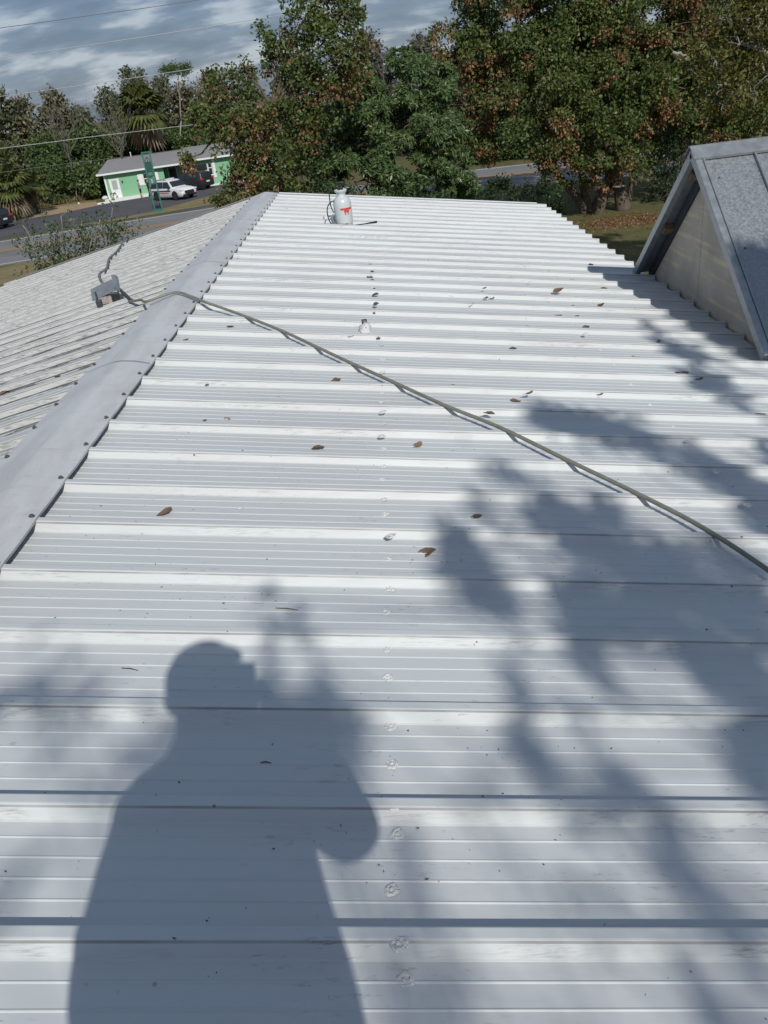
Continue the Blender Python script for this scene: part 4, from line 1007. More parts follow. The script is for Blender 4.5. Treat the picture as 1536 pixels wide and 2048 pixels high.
def unit(a): return a / np.maximum(np.linalg.norm(a, axis=-1, keepdims=True), 1e-9)
def leaf_quads(C, D, L, W):
    """diamond leaves: base C, axis D, length L, width W."""
    n = len(C); D = unit(D); S_ = unit(np.cross(D, rng.normal(size=(n, 3))))
    L = np.broadcast_to(np.asarray(L, float), (n,))[:, None]; W = np.broadcast_to(np.asarray(W, float), (n,))[:, None]
    V = np.stack([C, C + D * L * .45 + S_ * W * .5, C + D * L, C + D * L * .45 - S_ * W * .5], 1).reshape(-1, 3)
    return V, np.arange(4 * n).reshape(n, 4)
def sphere_pts(n): return unit(rng.normal(size=(n, 3)))
def crown_clusters(blobs, per_m2, shell=.5, sub=.30):
    """billowing clumps: sub-clumps over each blob, leaf clusters over the outer side of each sub-clump."""
    cs, out, own = [], [], []
    ci = 0
    for bi, (c, r_) in enumerate(blobs):
        rr = np.asarray(r_, float) * np.ones(3); rm = float(np.mean(rr)); ns = int(max(8, 2.6 / sub ** 2 * .55))
        u = sphere_pts(ns); rad = shell + (1.0 - shell) * rng.random(ns) ** .55
        tot = max(6, int(per_m2 * 4 * math.pi * rm ** 2))
        for k in range(ns):
            sc_ = np.asarray(c) + u[k] * rad[k] * rr; sr = rm * sub * random.uniform(.6, 1.25); n = max(2, int(tot / ns * random.uniform(.7, 1.3)))
            v = unit(sphere_pts(n) + u[k] * .45 + np.array([0, 0, .35])); q = sr * (.55 + .5 * rng.random(n) ** .5)
            cs.append(sc_ + v * q[:, None] * np.array([1.1, 1.1, .75])); out.append(v); own.append(np.full(n, ci)); ci += 1
    return np.concatenate(cs), np.concatenate(out), np.concatenate(own)
def leaves_from(cl, outw, K, sig, L, W, droop=.3, outb=.6):
    n = len(cl); C = np.repeat(cl, K, 0) + rng.normal(size=(n * K, 3)) * sig
    D = rng.normal(size=(n * K, 3)) * .8 + np.repeat(outw, K, 0) * outb + np.array([0, 0, -droop])
    s = rng.uniform(.65, 1.25, n * K)
    return leaf_quads(C, D, L * s, W * s)
def whorls(cl, outw, K, L, W):
    n = len(cl); ax = unit(outw + np.array([0, 0, .6]) + rng.normal(size=(n, 3)) * .35)
    C = np.repeat(cl, K, 0) + rng.normal(size=(n * K, 3)) * .03; A = np.repeat(ax, K, 0)
    D = unit(np.cross(A, rng.normal(size=(n * K, 3)))) * .9 + A * rng.uniform(-.45, .5, (n * K, 1)) + np.array([0, 0, -.15])
    s = rng.uniform(.7, 1.2, n * K); return leaf_quads(C, D, L * s, W * s)
def limb(b, A, B, r0, r1, wob=.12, n=6, seg=6, sag=0.0):
    A, B = np.asarray(A, float), np.asarray(B, float); L_ = np.linalg.norm(B - A); pts = []
    off = rng.normal(size=(n + 1, 3)) * wob * L_ / n; off[0] = 0; off[-1] = 0
    for i in range(n + 1):
        t = i / n; pts.append(A + (B - A) * t + off[i] + np.array([0, 0, sag * L_ * math.sin(math.pi * t)]))
    b.tube(pts, [r0 + (r1 - r0) * i / n for i in range(n + 1)], seg)
def px_blobs(lst, Y, dyf=1.0, sq=1.0):
    out = []
    for (x, y, r_, *d) in lst:
        c = onY(x, y, Y + (d[0] if d else 0) * dyf); rm = r_ * depth(c) / FPX; out.append((c, np.array([rm, rm * sq, rm])))
    return out
def tree(name, label, cat, base, blobs, leafmat, kind='cluster', per_m2=3.5, K=14, sig=.22, L=.2, W=.11, pods=0.0, trunks=None, bark='bark', tr=.25, group=None, droop=.3, shell=.5, branch_n=None, pod_low=False, outb=.6):
    base = np.asarray(base, float); root = empty(name, base, 0, label, cat, group)
    def loc(V): return np.asarray(V) - base
    b = MB()
    cen = np.mean([c for c, _ in blobs], 0); top = max(c[2] for c, _ in blobs)
    if trunks is None:
        fork = base * .5 + cen * .5; fork[2] = base[2] + (cen[2] - base[2]) * .55; limb(b, base, fork, tr, tr * .7, .1)
        limb(b, fork, cen, tr * .7, tr * .3, .1); starts = [fork, cen]
    else:
        starts = []
        for pts, r0, r1 in trunks:
            P = smooth_path(pts, 4); b.tube(P, [r0 + (r1 - r0) * i / (len(P) - 1) for i in range(len(P))], 8); starts.append(np.asarray(P[-1])); starts.append(np.asarray(P[len(P) // 2]))
    bb = b; b.v = [tuple(q) for q in loc(b.v)]; b.build('trunk', M[bark], root, True)
    b = MB()
    for c, r_ in blobs:
        s_ = min(starts, key=lambda q: np.linalg.norm(q - c)); limb(b, s_, c, tr * .32, tr * .12, .25)
        for k in range(branch_n if branch_n is not None else 4):
            e_ = c + sphere_pts(1)[0] * r_ * .95; limb(b, c, e_, tr * .12, .012, .3, 4, 5)
    b.v = [tuple(q) for q in loc(b.v)]; b.build('branch', M[bark], root, True)
    cl, ow, own = crown_clusters(blobs, per_m2, shell)
    isp = np.zeros(len(cl), bool)
    if pods > 0:
        mc = np.array([cl[own == i].mean(0) for i in range(own.max() + 1)]); nv = np.array([mnoise.noise(Vector(q) * .55) + random.uniform(-.25, .25) for q in mc]); pk = nv > np.quantile(nv, 1 - pods * 1.5); isp = pk[own] & (rng.random(len(cl)) < .66)
    if kind == 'whorl': V, F = whorls(cl, ow, K, L, W)
    else: V, F = leaves_from(cl[~isp], ow[~isp], K, sig, L, W, droop, outb)
    np_obj('crown', loc(V), F, M[leafmat], root)
    if isp.any():
        C2 = np.repeat(cl[isp], 3, 0) + rng.normal(size=(isp.sum() * 3, 3)) * .12; C2[:, 2] -= .05 + .3 * rng.random(len(C2))
        V, F = leaves_from(C2, np.repeat(ow[isp], 3, 0), max(3, K // 3), sig * .62, L * .72, W * 1.0, 1.2, .3); np_obj('seed_pods', loc(V), F, M['pod'], root)
        V, F = leaves_from(cl[isp], ow[isp], K // 2, sig, L, W, droop); np_obj('inner_leaves', loc(V), F, M[leafmat], root)
    return root
def trunk_px(pts, Y): return [onY(x, y, Y) for x, y in pts]
G = 'golden rain trees with brown pods'
# big golden rain tree at the right, in front of the road
tb = gnd(1190, 424); YT = tb[1]
blA = px_blobs([(955,95,75,0),(1040,50,95,-1),(1130,20,100,1),(1010,185,80,-1),(1100,150,95,-2),(1190,120,95,0),(930,215,55,0),(985,262,52,-1),(1070,250,75,-2),(1150,240,75,0),(1040,-40,110,2),(1180,-60,120,2),(960,20,60,1),(1110,318,42,-1),(1165,325,40,-1),(900,130,25,0),(1200,30,90,0)], YT)
tree('golden_rain_tree', 'large spreading tree with brown hanging pods behind the right end of the roof', 'tree', tb, blA, 'leaf_gold', per_m2=6.5, K=15, sig=.13, L=.20, W=.11, pods=.27, group=G, tr=.36, shell=.35,
     trunks=[(trunk_px([(1192, 428), (1206, 385), (1224, 335), (1205, 250), (1180, 150)], YT), .44, .14), (trunk_px([(1172, 426), (1150, 390), (1110, 345), (1070, 290), (1040, 200)], YT), .30, .10), (trunk_px([(1182, 427), (1165, 370), (1160, 300), (1130, 200)], YT), .24, .08)])
tb2 = gnd(1246, 420); YT2 = tb2[1]
blB = px_blobs([(1290,60,100,0),(1260,150,85,-1),(1340,170,85,0),(1230,235,65,-1),(1300,250,70,0),(1400,210,80,2),(1390,80,100,2),(1500,60,110,4),(1490,200,90,4),(1235,310,45,-2),(1210,335,28,-2),(1270,315,32,-1),(1330,300,40,3),(1300,-50,120,2),(1440,-60,130,4),(1425,290,50,5),(1510,270,60,6)], YT2)
tb2r = tree('golden_rain_tree', 'darker pod bearing tree with a sawn limb stump right of the largest tree', 'tree', tb2, blB, 'leaf_gold', per_m2=6.5, K=15, sig=.13, L=.20, W=.11, pods=.17, group=G, tr=.34, shell=.35,
     trunks=[(trunk_px([(1247, 422), (1241, 385), (1232, 345), (1240, 270), (1280, 150)], YT2), .46, .12), (trunk_px([(1258, 420), (1263, 350), (1268, 290), (1330, 180)], YT2), .13, .06), (trunk_px([(1366, 345), (1368, 290), (1372, 230)], YT2 + 2), .22, .12)])
st = onY(1240, 372, YT2 - .55); o = MB().lathe([(.36, -.03), (.36, .02)], (0, 0, 0), 14, .6).build('sawn_stub', M['bark_pale'], tb2r); o.location = st - tb2
# dark evergreen tree at the centre
YM = 36.0
bm_ = onY(760, 400, YM); bm_[2] = 0
blM = px_blobs([(650,285,58,-.5),(700,220,62,0),(770,195,66,.5),(840,180,66,1),(720,290,70,-1.2),(800,275,75,-.8),(870,250,55,.5),(640,345,55,-1),(710,365,60,-1.4),(790,355,65,-1.2),(865,330,50,0),(880,165,36,1),(800,130,30,1),(615,380,36,-.6),(850,390,50,0),(910,330,45,1.5),(900,400,50,1.5)], YM)
tree('evergreen_tree', 'dense dark green tree with long narrow leaves behind the pump sprayer', 'tree', bm_, blM, 'leaf_mango', kind='whorl', per_m2=26, K=10, L=.24, W=.062, tr=.22, shell=.45)
# left golden rain tree in front of the house
YG = 33.0
bg_ = onY(560, 420, YG); bg_[2] = 0
blG = px_blobs([(560,75,38,0),(610,50,48,0),(665,40,48,.3),(700,85,50,.3),(640,110,55,-.3),(580,135,45,0),(690,150,45,.2),(600,190,45,-.2),(650,190,50,0),(545,120,26,0),(470,200,46,-.4),(430,225,42,-.3),(520,225,48,-.5),(480,262,50,-.8),(430,258,36,-.5),(560,255,55,-.6),(610,250,45,0),(475,312,34,-.8),(510,320,50,-1),(560,330,48,-.8),(490,372,40,-1),(545,385,42,-.8),(462,372,18,-.6),(440,402,13,-.6),(440,160,26,0),(490,140,22,0),(590,390,30,-.3),(395,245,20,-.2),(372,318,7,-.3),(640,0,40,.4),(700,20,34,.4)], YG)
tree('golden_rain_tree', 'tall loose golden rain tree with reddish brown pods partly hiding the green house', 'tree', bg_, blG, 'leaf_gold', per_m2=12, K=11, sig=.10, L=.15, W=.085, pods=.32, group=G, tr=.20, shell=.3, branch_n=5)
# thin bare tops above that tree
# yellow green tree at the right edge
YY = 26.0
by_ = onY(1680, 420, YY); by_[2] = 0
blY = px_blobs([(1480,90,62,0),(1430,120,48,0),(1530,110,60,.3),(1390,112,28,0),(1500,170,60,-.3),(1450,190,42,0),(1560,200,60,0),(1420,205,20,0),(1530,40,50,.3),(1600,100,70,.5),(1475,40,40,.2),(1500,-60,80,.5),(1590,-20,80,1),(1560,-150,90,1),(1660,-90,90,1),(1640,40,80,1),(1480,-150,70,1),(1540,-260,90,1),(1630,-230,90,1),(1720,-60,95,0),(1770,60,95,0),(1710,-190,95,0),(1820,-60,100,0),(1690,70,80,0),(1800,-200,100,0),(1880,40,100,0),(1740,170,80,0)], YY)
tree('yellow_green_tree', 'yellow green tree with pale branches at the right edge above the galvanised gable', 'tree', by_, blY, 'leaf_yel', per_m2=12, K=11, sig=.09, L=.13, W=.07, bark='bark_pale', tr=.16, shell=.3, branch_n=6,
     trunks=[([by_, by_ * .4 + onY(1650, 260, YY) * .6, onY(1600, 180, YY), onY(1510, 90, YY)], .16, .06), (trunk_px([(1600, 200), (1490, 180), (1410, 160), (1345, 105)], YY), .05, .012)])
# hedge bushes behind the far roof edge
BL = ['dark bush low behind the pump sprayer under the evergreen tree', 'dark bush behind the roof edge right of the evergreen tree', 'dark bush with lit tips behind the middle of the far roof edge', 'leafy bush with white flecks at the far right roof corner', 'sparse bush beside the road left of the big trunks', 'upright dark shrub right of the sawn trunk']
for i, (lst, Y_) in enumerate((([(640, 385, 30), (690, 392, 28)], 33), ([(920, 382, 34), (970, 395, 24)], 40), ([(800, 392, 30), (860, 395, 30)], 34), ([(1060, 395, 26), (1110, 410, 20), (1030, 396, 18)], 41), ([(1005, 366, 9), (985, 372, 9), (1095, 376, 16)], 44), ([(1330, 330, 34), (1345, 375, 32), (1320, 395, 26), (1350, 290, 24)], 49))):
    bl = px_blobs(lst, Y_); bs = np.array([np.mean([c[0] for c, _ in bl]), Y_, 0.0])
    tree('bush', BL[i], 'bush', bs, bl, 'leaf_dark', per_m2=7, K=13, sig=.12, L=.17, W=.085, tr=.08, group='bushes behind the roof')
# sparse shrub rising past the left roof edge
YS = 21.0
bs = onY(150, 560, YS); bs[2] = 0
sh = empty('shrub', bs, 0, 'sparse pale stemmed shrub rising past the left roof edge', 'shrub')
b = MB(); tips = []
stems = [((110, 560), (45, 450)), ((120, 560), (90, 445)), ((130, 560), (112, 455)), ((140, 560), (122, 432)), ((140, 560), (97, 500)), ((150, 560), (148, 438)), ((160, 560), (165, 440)), ((170, 560), (185, 470)), ((175, 555), (200, 440)), ((180, 550), (225, 470)), ((200, 545), (235, 460)), ((215, 530), (225, 415)), ((225, 530), (240, 448)), ((235, 530), (262, 470)), ((120, 570), (35, 490)), ((150, 550), (170, 500)), ((190, 545), (178, 490)), ((140, 555), (80, 520)), ((215, 540), (265, 485))]
for (a, c) in stems:
    A, C = onY(a[0], a[1] + 10, YS + random.uniform(-.8, .8)), onY(c[0], c[1], YS + random.uniform(-.9, .9)); A2 = bs + np.array([(A[0] - bs[0]) * .4, (A[1] - bs[1]) * .4, .2])
    limb(b, A2, A, .035, .025, .1, 4, 6); limb(b, A, C, .028, .010, .16, 6, 6)
    for t in np.linspace(.12, 1, 8):
        P = A + (C - A) * t; q = P + rng.normal(size=3) * np.array([.22, .22, .16]) + np.array([0, 0, .06]); limb(b, P, q, .007, .003, .2, 3, 4); tips.append(q); tips.append(q * .6 + P * .4)
        if t < .75: tips.append(P + rng.normal(size=3) * .25)
b.v = [tuple(np.asarray(q) - bs) for q in b.v]; b.build('stem', M['bark_pale'], sh, True)
tips = np.array(tips); V, F = leaves_from(tips, unit(rng.normal(size=tips.shape) + [0, 0, .4]), 12, .085, .085, .042, .1); np_obj('foliage', V - bs, F, M['leaf_shrub'], sh)

# woods beyond the road
def wood(label, x, ytop, Y, wpx, leafmat, name='woodland_tree', bark='bark', dens=1.0, low=.12, K=12, L=.42, W=.24, group='woodland beyond the road', tall=1.0):
    top = onY(x, ytop, Y); base = np.array([top[0], Y, 0.0]); h = top[2]; w = wpx * depth(top) / FPX / 2; bl = []
    n = 11
    for i in range(n):
        t = low + (1 - low) * (i + .5) / n; r_ = w * (.55 if t > .8 else .72) * random.uniform(.6, 1.0)
        lim = w * (1.0 - .75 * max(0, (t - .45) / .55)) - r_ * .5
        bl.append((base + np.array([random.uniform(-1, 1) * max(.1, lim), random.uniform(-.6, .6) * max(.1, lim), h * t - (r_ * .5 if t > .85 else 0)]), np.array([r_, r_, r_ * .85])))
    tree(name, label, 'tree', base, bl, leafmat, per_m2=1.8 * dens, K=K, sig=.28, L=L, W=W, bark=bark, tr=.25, group=group, shell=.45, branch_n=3)
k1 = gk
WT = [('olive tree at the left end of the wood line above the palms', -25, 165, 98, 120, 'leaf_oak'), ('brownish tree second from the left photo edge in the wood line', 40, 195, 100, 95, 'leaf_brn'), ('leafy olive tree with a thin spire left of the sky gap', 100, 180, 102, 80, 'leaf_brn'), ('low tree in the dip of the wood line under the sky gap', 150, 215, 104, 80, 'leaf_oak'), ('rounded dark olive tree right of the sky gap', 215, 178, 108, 90, 'leaf_oak'), ('tallest olive tree behind the cabbage palm', 262, 138, 116, 80, 'leaf_oak'), ('dark tree between the cabbage palm and the feathery tree', 315, 152, 114, 62, 'leaf_oak'), ('dark tree behind the feathery umbrella tree', 360, 168, 112, 90, 'leaf_brn'), ('brown green tree at the left side of the loose golden rain tree', 412, 140, 104, 80, 'leaf_brn'), ('olive tree behind the loose golden rain tree', 480, 165, 108, 110, 'leaf_oak'), ('grey olive tree filling the gap behind the golden rain tree trunk', 580, 170, 106, 110, 'leaf_oak'),
      ('greyish tree showing right of the tall golden rain crown', 735, 62, 96, 90, 'leaf_grey'), ('pale grey green tree above the dark evergreen tree', 840, 72, 98, 130, 'leaf_grey'), ('olive tree behind the dark evergreen tree', 690, 150, 100, 120, 'leaf_oak'), ('background tree behind the left half of the largest tree', 960, 60, 95, 130, 'leaf_oak'), ('background tree behind the middle of the largest tree', 1100, 40, 94, 140, 'leaf_oak'), ('background tree across the road behind the sawn trunk', 1240, 30, 92, 150, 'leaf_oak'), ('background tree across the road above the galvanised gable', 1390, 10, 92, 160, 'leaf_oak'), ('background tree across the road at the right photo edge', 1530, 0, 88, 160, 'leaf_oak')]
for (lab, x, yt, Y_, w, mt) in WT: wood(lab, x, yt, Y_ * 1.02, w, mt)
VB = ['bright green vine covered mound at the left end of the wood edge', 'bright green vine mound left of the lamp post', 'bright vine covered bush behind the left end of the house roof', 'green vine mound behind the middle of the grey roof', 'vine covered bush behind the entry of the green house', 'green mound at the right end of the house roof', 'low green bush above the brown grass near the palms', 'low green bush left of the wooden fence']
for lab, (x, yt, Y_, w) in zip(VB, ((90, 275, 96, 110), (160, 250, 99, 100), (235, 258, 104, 100), (310, 262, 106, 100), (385, 250, 104, 100), (450, 262, 102, 90), (95, 335, 93, 70), (158, 330, 94, 75))):
    wood(lab, x, yt, Y_ * 1.02, w, 'leaf_vine', 'vine_covered_bush', low=.1, dens=1.3, L=.36, W=.22, group='vine covered bushes')
DB = ['grassy bush across the road right of the evergreen tree', 'roadside bush across the road behind the largest trunks', 'roadside bush across the road behind the sawn trunk', 'roadside bush across the road near the gable peak']
for lab, (x, yt, Y_, w) in zip(DB, ((985, 285, 84, 150), (1110, 255, 82, 160), (1250, 225, 81, 170), (1400, 200, 78, 190))):
    wood(lab, x, yt, Y_, w, 'leaf_vine', 'roadside_bush', low=.15, dens=1.2, L=.36, W=.22, group='roadside bushes across the road')
# bare grey trees
def bare(label, xb, x, ytop, Y, r0, nb=26):
    top = onY(x, ytop, Y); bs = np.array([onY(xb, 300, Y)[0], Y, 0.0]); t_ = empty('bare_tree', bs, 0, label, 'tree', 'bare grey trees'); b = MB(); loc_t = top - bs
    limb(b, (0, 0, 0), loc_t * .6, r0 * .7, r0 * .4, .06); b.build('trunk', M['bark_dead'], t_, True); b = MB()
    for i in range(nb):
        s_ = loc_t * random.uniform(.35, .7); e_ = loc_t * random.uniform(.7, 1.02) + np.array([random.uniform(-2.4, 2.4), random.uniform(-2, 2), random.uniform(-1, .3)]); limb(b, s_, e_, r0 * .22, .012, .2, 5, 5)
        for k in range(3): limb(b, s_ * .3 + e_ * .7, e_ + rng.normal(size=3) * .7, .018, .009, .2, 3, 4)
    b.build('branch', M['bark_dead'], t_, True)
bare('bare grey tree left of the cabbage palm', 235, 225, 195, 97, .16)
bare('bare pale tree standing in the brown trees at far left', 128, 118, 205, 95, .12, 16)
bare('bare grey tree just behind the cabbage palm crown', 300, 285, 138, 108, .14, 18)
# feathery umbrella tree
YU = 105.0; ub = onY(362, 300, YU); ub[2] = 0
blU = px_blobs([(331, 138, 7), (345, 134, 7), (352, 141, 8), (365, 137, 7), (375, 133, 7), (338, 142, 7), (371, 145, 7)], YU, 1, 1.0); blU = [(c, r_ * np.array([1.5, 1.3, .6])) for c, r_ in blU]
tree('umbrella_tree', 'thin feathery topped tree standing above the wood line right of the palm', 'tree', ub, blU, 'leaf_vine', per_m2=6, K=10, sig=.18, L=.22, W=.1, bark='bark_pale', tr=.12, shell=.2, branch_n=2)
# palms
def palm(label, x, y, Y, crown_r, nf, dead, trunk_r=.2, group='cabbage palms'):
    c = onY(x, y, Y); bs = np.array([c[0], Y, 0.0]); p_ = empty('cabbage_palm', bs, 0, label, 'palm', group)
    b = MB(); limb(b, (0, 0, 0), (0, 0, c[2]), trunk_r * 1.15, trunk_r, .01, 6, 10); b.build('trunk', M['palmtrunk'], p_, True)
    for i in range(nf):
        isd = i < dead; el = random.uniform(-1.3, -.9) if isd else random.uniform(-.6, 1.35); az = random.uniform(0, 2 * math.pi)
        d = np.array([math.cos(az) * math.cos(el), math.sin(az) * math.cos(el), math.sin(el)]); st_ = crown_r * random.uniform(.35, .55); hub = np.array([0, 0, c[2]]) + d * st_
        b = MB(); b.tube([(0, 0, c[2]), tuple(hub)], [.03, .02], 4)
        side = np.cross(d, [0, 0, 1.0]); side /= np.linalg.norm(side); up = np.cross(side, d); nbld = 15
        for k in range(nbld):
            a = -1.9 + 3.8 * k / (nbld - 1); dd = d * math.cos(a) + side * math.sin(a) + up * .1 * math.cos(a); L_ = crown_r * random.uniform(.5, .62) * (1 - .22 * abs(a) / 1.9)
            m_ = hub + dd * L_ * .55; e_ = hub + dd * L_ + np.array([0, 0, -.38 * L_]); w_ = np.cross(dd, up); w_ = w_ / np.linalg.norm(w_) * .055 * crown_r
            b.add([hub, m_ + w_, e_, m_ - w_], [(0, 1, 2, 3)])
        b.build('frond', M['frond_dead' if isd else 'frond'], p_)
palm('cabbage palm with pale dead fronds above the green house', 284, 224, 99, 3.6, 48, 5)
palm('large palm with drooping dead fronds at the left edge behind the parked car', 14, 372, 84, 2.7, 38, 6)
palm('smaller fan palm right of the large left edge palm', 62, 372, 88, 2.0, 28, 4)
palm('tall palm partly cut by the left edge above the others', 2, 325, 87, 2.2, 28, 5)
# tall dry grass on the verge
n = 5200; px = rng.random((n, 2)); g0, g1, g2, g3 = gnd(30, 424), gnd(190, 398), gnd(195, 390), gnd(45, 407)
Cg = (g0 * (1 - px[:, :1]) + g1 * px[:, :1]) * (1 - px[:, 1:]) + (g3 * (1 - px[:, :1]) + g2 * px[:, :1]) * px[:, 1:]
V, F = leaf_quads(Cg, rng.normal(size=(n, 3)) * .3 + np.array([0, 0, 1.0]), rng.uniform(.3, .85, n), .06)
tag(np_obj('dry_grass', V, F, leaf_mat('dry_grass_blade', [(.1, (.16, .11, .055)), (1, (.30, .22, .12))], .2)), 'tall dry brown grass on the verge below the palms', 'grass', None, 'stuff')
# leaf litter under the right trees
n = 1800; Cg = np.stack([rng.normal(gnd(1265, 442)[0], 1.6, n), rng.normal(gnd(1265, 442)[1], 1.0, n), rng.uniform(.01, .05, n)], 1)
V, F = leaf_quads(Cg, rng.normal(size=(n, 3)) * np.array([1, 1, .15]), rng.uniform(.08, .16, n), .07)
tag(np_obj('leaf_litter', V, F, M['pod']), 'brown fallen leaves on the lawn under the large trees', 'leaf litter', None, 'stuff')

# ------------------------------------------------------------------ overhead wires
M['wire'] = simple('wire', (0.16, 0.165, 0.18), 0.5, 0.2, .1, 3)
M['wire_p'] = simple('pale_wire', (0.42, 0.43, 0.42), 0.5, 0.1, .1, 3)
def wire(label, pts, Y, slope, rad, mat='wire', ext=22):
    P = []
    for (x, y) in pts:
        d = ray(x, y); t = Y / (d[1] - slope * d[0]); P.append(CAM + d * t)
    d0 = P[0] - P[1]; d1 = P[-1] - P[-2]
    P = [P[0] + d0 / np.linalg.norm(d0) * 14 + np.array([0, 0, .1])] + P + [P[-1] + d1 / np.linalg.norm(d1) * ext + np.array([0, 0, .25])]
    tag(MB().tube(smooth_path(P, 5), rad, 6).build('power_line', M[mat], None, True), label, 'power line', 'overhead power lines')
wire('highest thin power line at the upper left of the sky', [(0, 56), (200, 28), (390, 1)], 52, .18, .016)
wire('second power line crossing the sky and passing behind the tall tree crown', [(0, 115), (260, 78), (520, 37), (740, 0)], 52, .18, .016, 'wire_p')
wire('third power line just above the wood line skyline', [(0, 193), (244, 159), (433, 130), (700, 86), (900, 51)], 52, .18, .014, 'wire_p')
wire('pale lower cable crossing in front of the woods and the loose tree', [(0, 297), (180, 274), (340, 255), (527, 231)], 35.7, .55, .010, 'wire_p', 2.0)
wire('thin wire running just above the green house roof', [(0, 345), (110, 330), (204, 319), (317, 305)], 75, .15, .014)

# ------------------------------------------------------------------ tree behind the photographer, its shade falls on the roof
SHX = [(470,200,36,1),(540,215,42,1),(610,230,48,1),(690,240,48,1),(760,255,44,1),(840,335,36,.7),(960,95,40,.9),(1010,100,34,.8),(900,10,36,.8),(960,20,30,.7),(1060,150,34,.7),(1150,300,40,.8),(340,370,46,.45),(430,390,46,.45),(300,470,40,.6),(220,600,50,.9),(200,560,40,.7),(270,700,70,1),(330,760,50,1),(250,640,46,.9),(400,560,46,.6),(500,500,60,.9),(600,490,50,.6),(660,490,46,.9),(620,590,70,1),(740,630,80,1),(850,640,70,1),(560,740,70,1),(660,780,80,1),(760,790,80,1),(840,740,70,1),(950,780,70,1),(980,610,54,.8),(1080,640,54,.8),(1080,760,80,.9),(600,860,56,.9),(720,850,60,.9),(820,850,50,.7),(940,330,46,.9),(1010,370,46,.9),(1080,425,50,.9),(1140,440,50,.9),(1150,520,50,.9),(610,940,50,.8),(690,1000,40,.6),(960,950,60,.9),(1060,960,70,.9),(1130,900,60,.9),(1080,1060,60,.7),
       (1090,1180,80,1),(1150,1120,70,1),(1130,1250,70,1),(1100,1300,44,.8),(400,970,26,.9),(405,1040,28,.9),(408,1110,28,.9),(415,1180,32,.9),(460,1250,36,.9),(530,1310,38,.9),(590,1090,28,.8),(600,1150,30,.8),(640,1250,40,.7),(700,1320,48,.8),(620,1420,46,.8),(760,1380,50,.8),(850,1480,44,.8),(900,1560,46,.8),(940,1640,46,.8),(980,1700,44,.8),(1000,1760,40,.7),(880,1420,44,.5),(60,1480,40,.35),(60,1640,40,.3),(150,1900,44,.55),(130,1990,44,.55),(990,1950,50,.5),(1090,1960,50,.5),(860,1750,36,.4),(240,1350,40,.25),(300,1300,36,.25),(560,1590,40,.3),(650,1680,40,.3)]
SH = [(768 + a * .658, 700 + b_ * .658, c_ * .658, d_) for a, b_, c_, d_ in SHX]
SH += [(60,1350,44,.45),(130,1390,40,.6),(180,1400,24,.5),(640,1335,22,.5),(590,1285,40,.3),(560,1250,36,.3),(640,1420,44,.8),(600,1400,36,.7),(690,1490,40,.8),(650,1460,40,.8),(710,1540,30,.6),(5,1760,40,.7),(290,1545,40,.6),(300,1490,32,.6),(560,1440,34,.9),(600,1470,40,.9),(590,1420,30,.9),(338,1465,16,1.0),(518,1425,22,1.4),(530,1400,20,1.3),(540,1440,24,1.2),(270,1600,30,.5),(110,1500,30,.2),(540,1190,26,.2),(1330,688,24,.5),(1420,640,18,.5),(1290,650,16,.4)]
YTR = np.array([4.9, -8.2, 0.0])
tr_ = empty('shade_tree', YTR, 0, 'leafy tree standing behind the person, throwing dappled shade on the roof', 'tree')
C_all, br = [], []
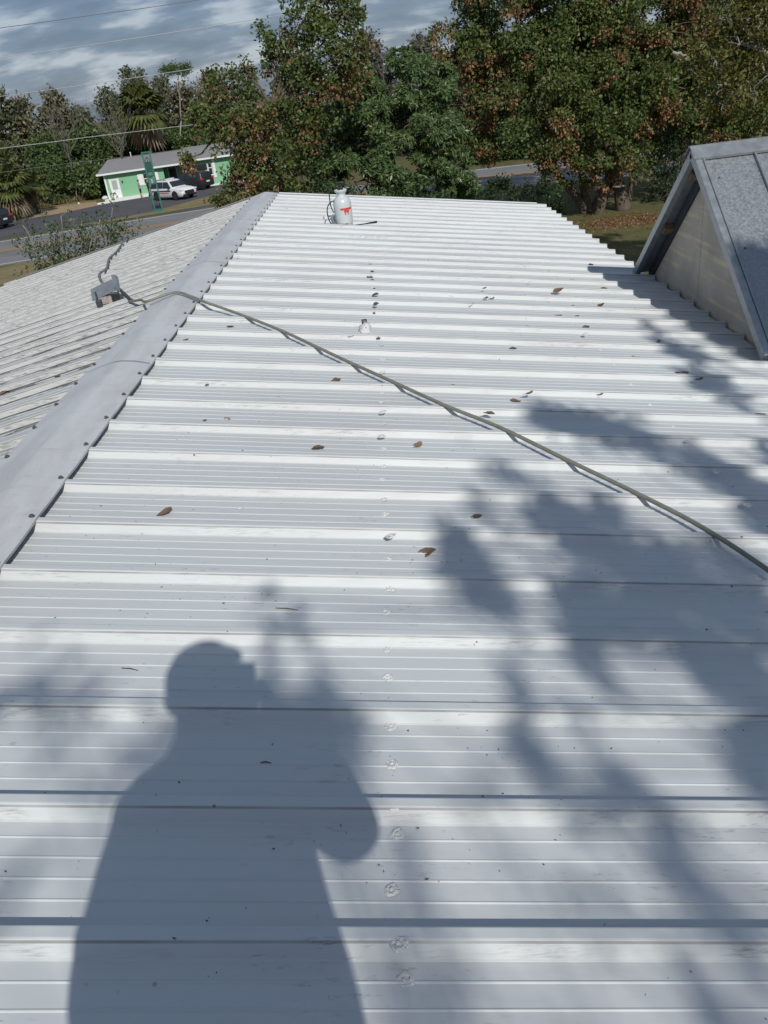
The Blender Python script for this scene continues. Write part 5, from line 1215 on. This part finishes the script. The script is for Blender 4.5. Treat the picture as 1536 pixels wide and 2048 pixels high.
for (x, y, r_, dn) in SH:
    P = roofR(x, y); t = random.uniform(7.6, 10.2); c = P + sun_v * t; rm = r_ * depth(P) / FPX
    foreshort = 1.0
    area = math.pi * rm * rm; nl = max(3, int(area * dn * (8.5 if dn > .85 else 5.0) / .0016))
    # spread in the plane of the roof as seen from the sun, deep along the sun direction
    q = rng.normal(size=(nl, 2)) * .58; rr_ = np.clip(np.linalg.norm(q, axis=1), 0, 1.25)
    du = np.array([1.0, 0, -tR]); dv_ = np.array([0, 1.0, 0])
    vy = r_ * depth(P) / FPX / max(.25, abs((P - CAM)[2]) / np.linalg.norm(P - CAM))
    pts = c + du * (q[:, :1] * rm) + dv_ * (q[:, 1:] * vy) + sun_v * rng.normal(size=(nl, 1)) * .45
    extra_n = int(nl * max(0, vy / rm - 1) * .8)
    if extra_n > 0:
        q = rng.normal(size=(extra_n, 2)) * .58; pts = np.concatenate([pts, c + du * (q[:, :1] * rm) + dv_ * (q[:, 1:] * vy) + sun_v * rng.normal(size=(extra_n, 1)) * .45])
    C_all.append(pts); br.append(c)
# rest of the crown, shading only what lies beyond the right eave and behind the camera
for i in range(46):
    P = np.array([random.uniform(2.9, 7.0), random.uniform(-2.5, 4.2), HC - 1.6]); c = P + sun_v * random.uniform(7.6, 10.5)
    C_all.append(c + rng.normal(size=(260, 3)) * .34); br.append(c)
for (x, y, r_) in ((1500, 545, 22), (1518, 590, 24), (1490, 510, 16), (1524, 640, 24), (1508, 610, 22), (1532, 540, 20), (1500, 575, 16), (1534, 680, 20), (1545, 600, 26), (1550, 520, 24)):
    d_ = ray(x, y); t_ = ((Ap - CAM) @ nN) / (d_ @ nN); P = CAM + d_ * t_; c = P + sun_v * random.uniform(7.6, 10); rm = r_ * depth(P) / FPX
    C_all.append(c + rng.normal(size=(260, 3)) * rm * .8); br.append(c)
C_all = np.concatenate(C_all)
V, F = leaf_quads(C_all - YTR, rng.normal(size=C_all.shape) + np.array([0, 0, -.3]), rng.uniform(.055, .095, len(C_all)), .042)
np_obj('crown', V, F, M['leaf_oak'], tr_)
b = MB(); fk = np.array([-.4, .4, 8.6]); limb(b, (0, 0, 0), fk, .24, .17, .05, 8, 10); b.build('trunk', M['bark'], tr_, True)
b = MB(); br = np.array(br) - YTR
hubs = [fk + np.array(q) for q in ((-1.2, 1.6, 1.6), (-.4, 2.8, 2.2), (1.0, 1.0, 2.4), (-2.2, .6, 1.8), (.8, 3.8, 2.0))]
for h_ in hubs: limb(b, fk, h_, .10, .03, .12, 6, 7)
for i, q in enumerate(br):
    h_ = min(hubs, key=lambda w: np.linalg.norm(w - q)); limb(b, h_, q, .009, .004, .12, 5, 5)
b.build('branch', M['bark'], tr_, True)
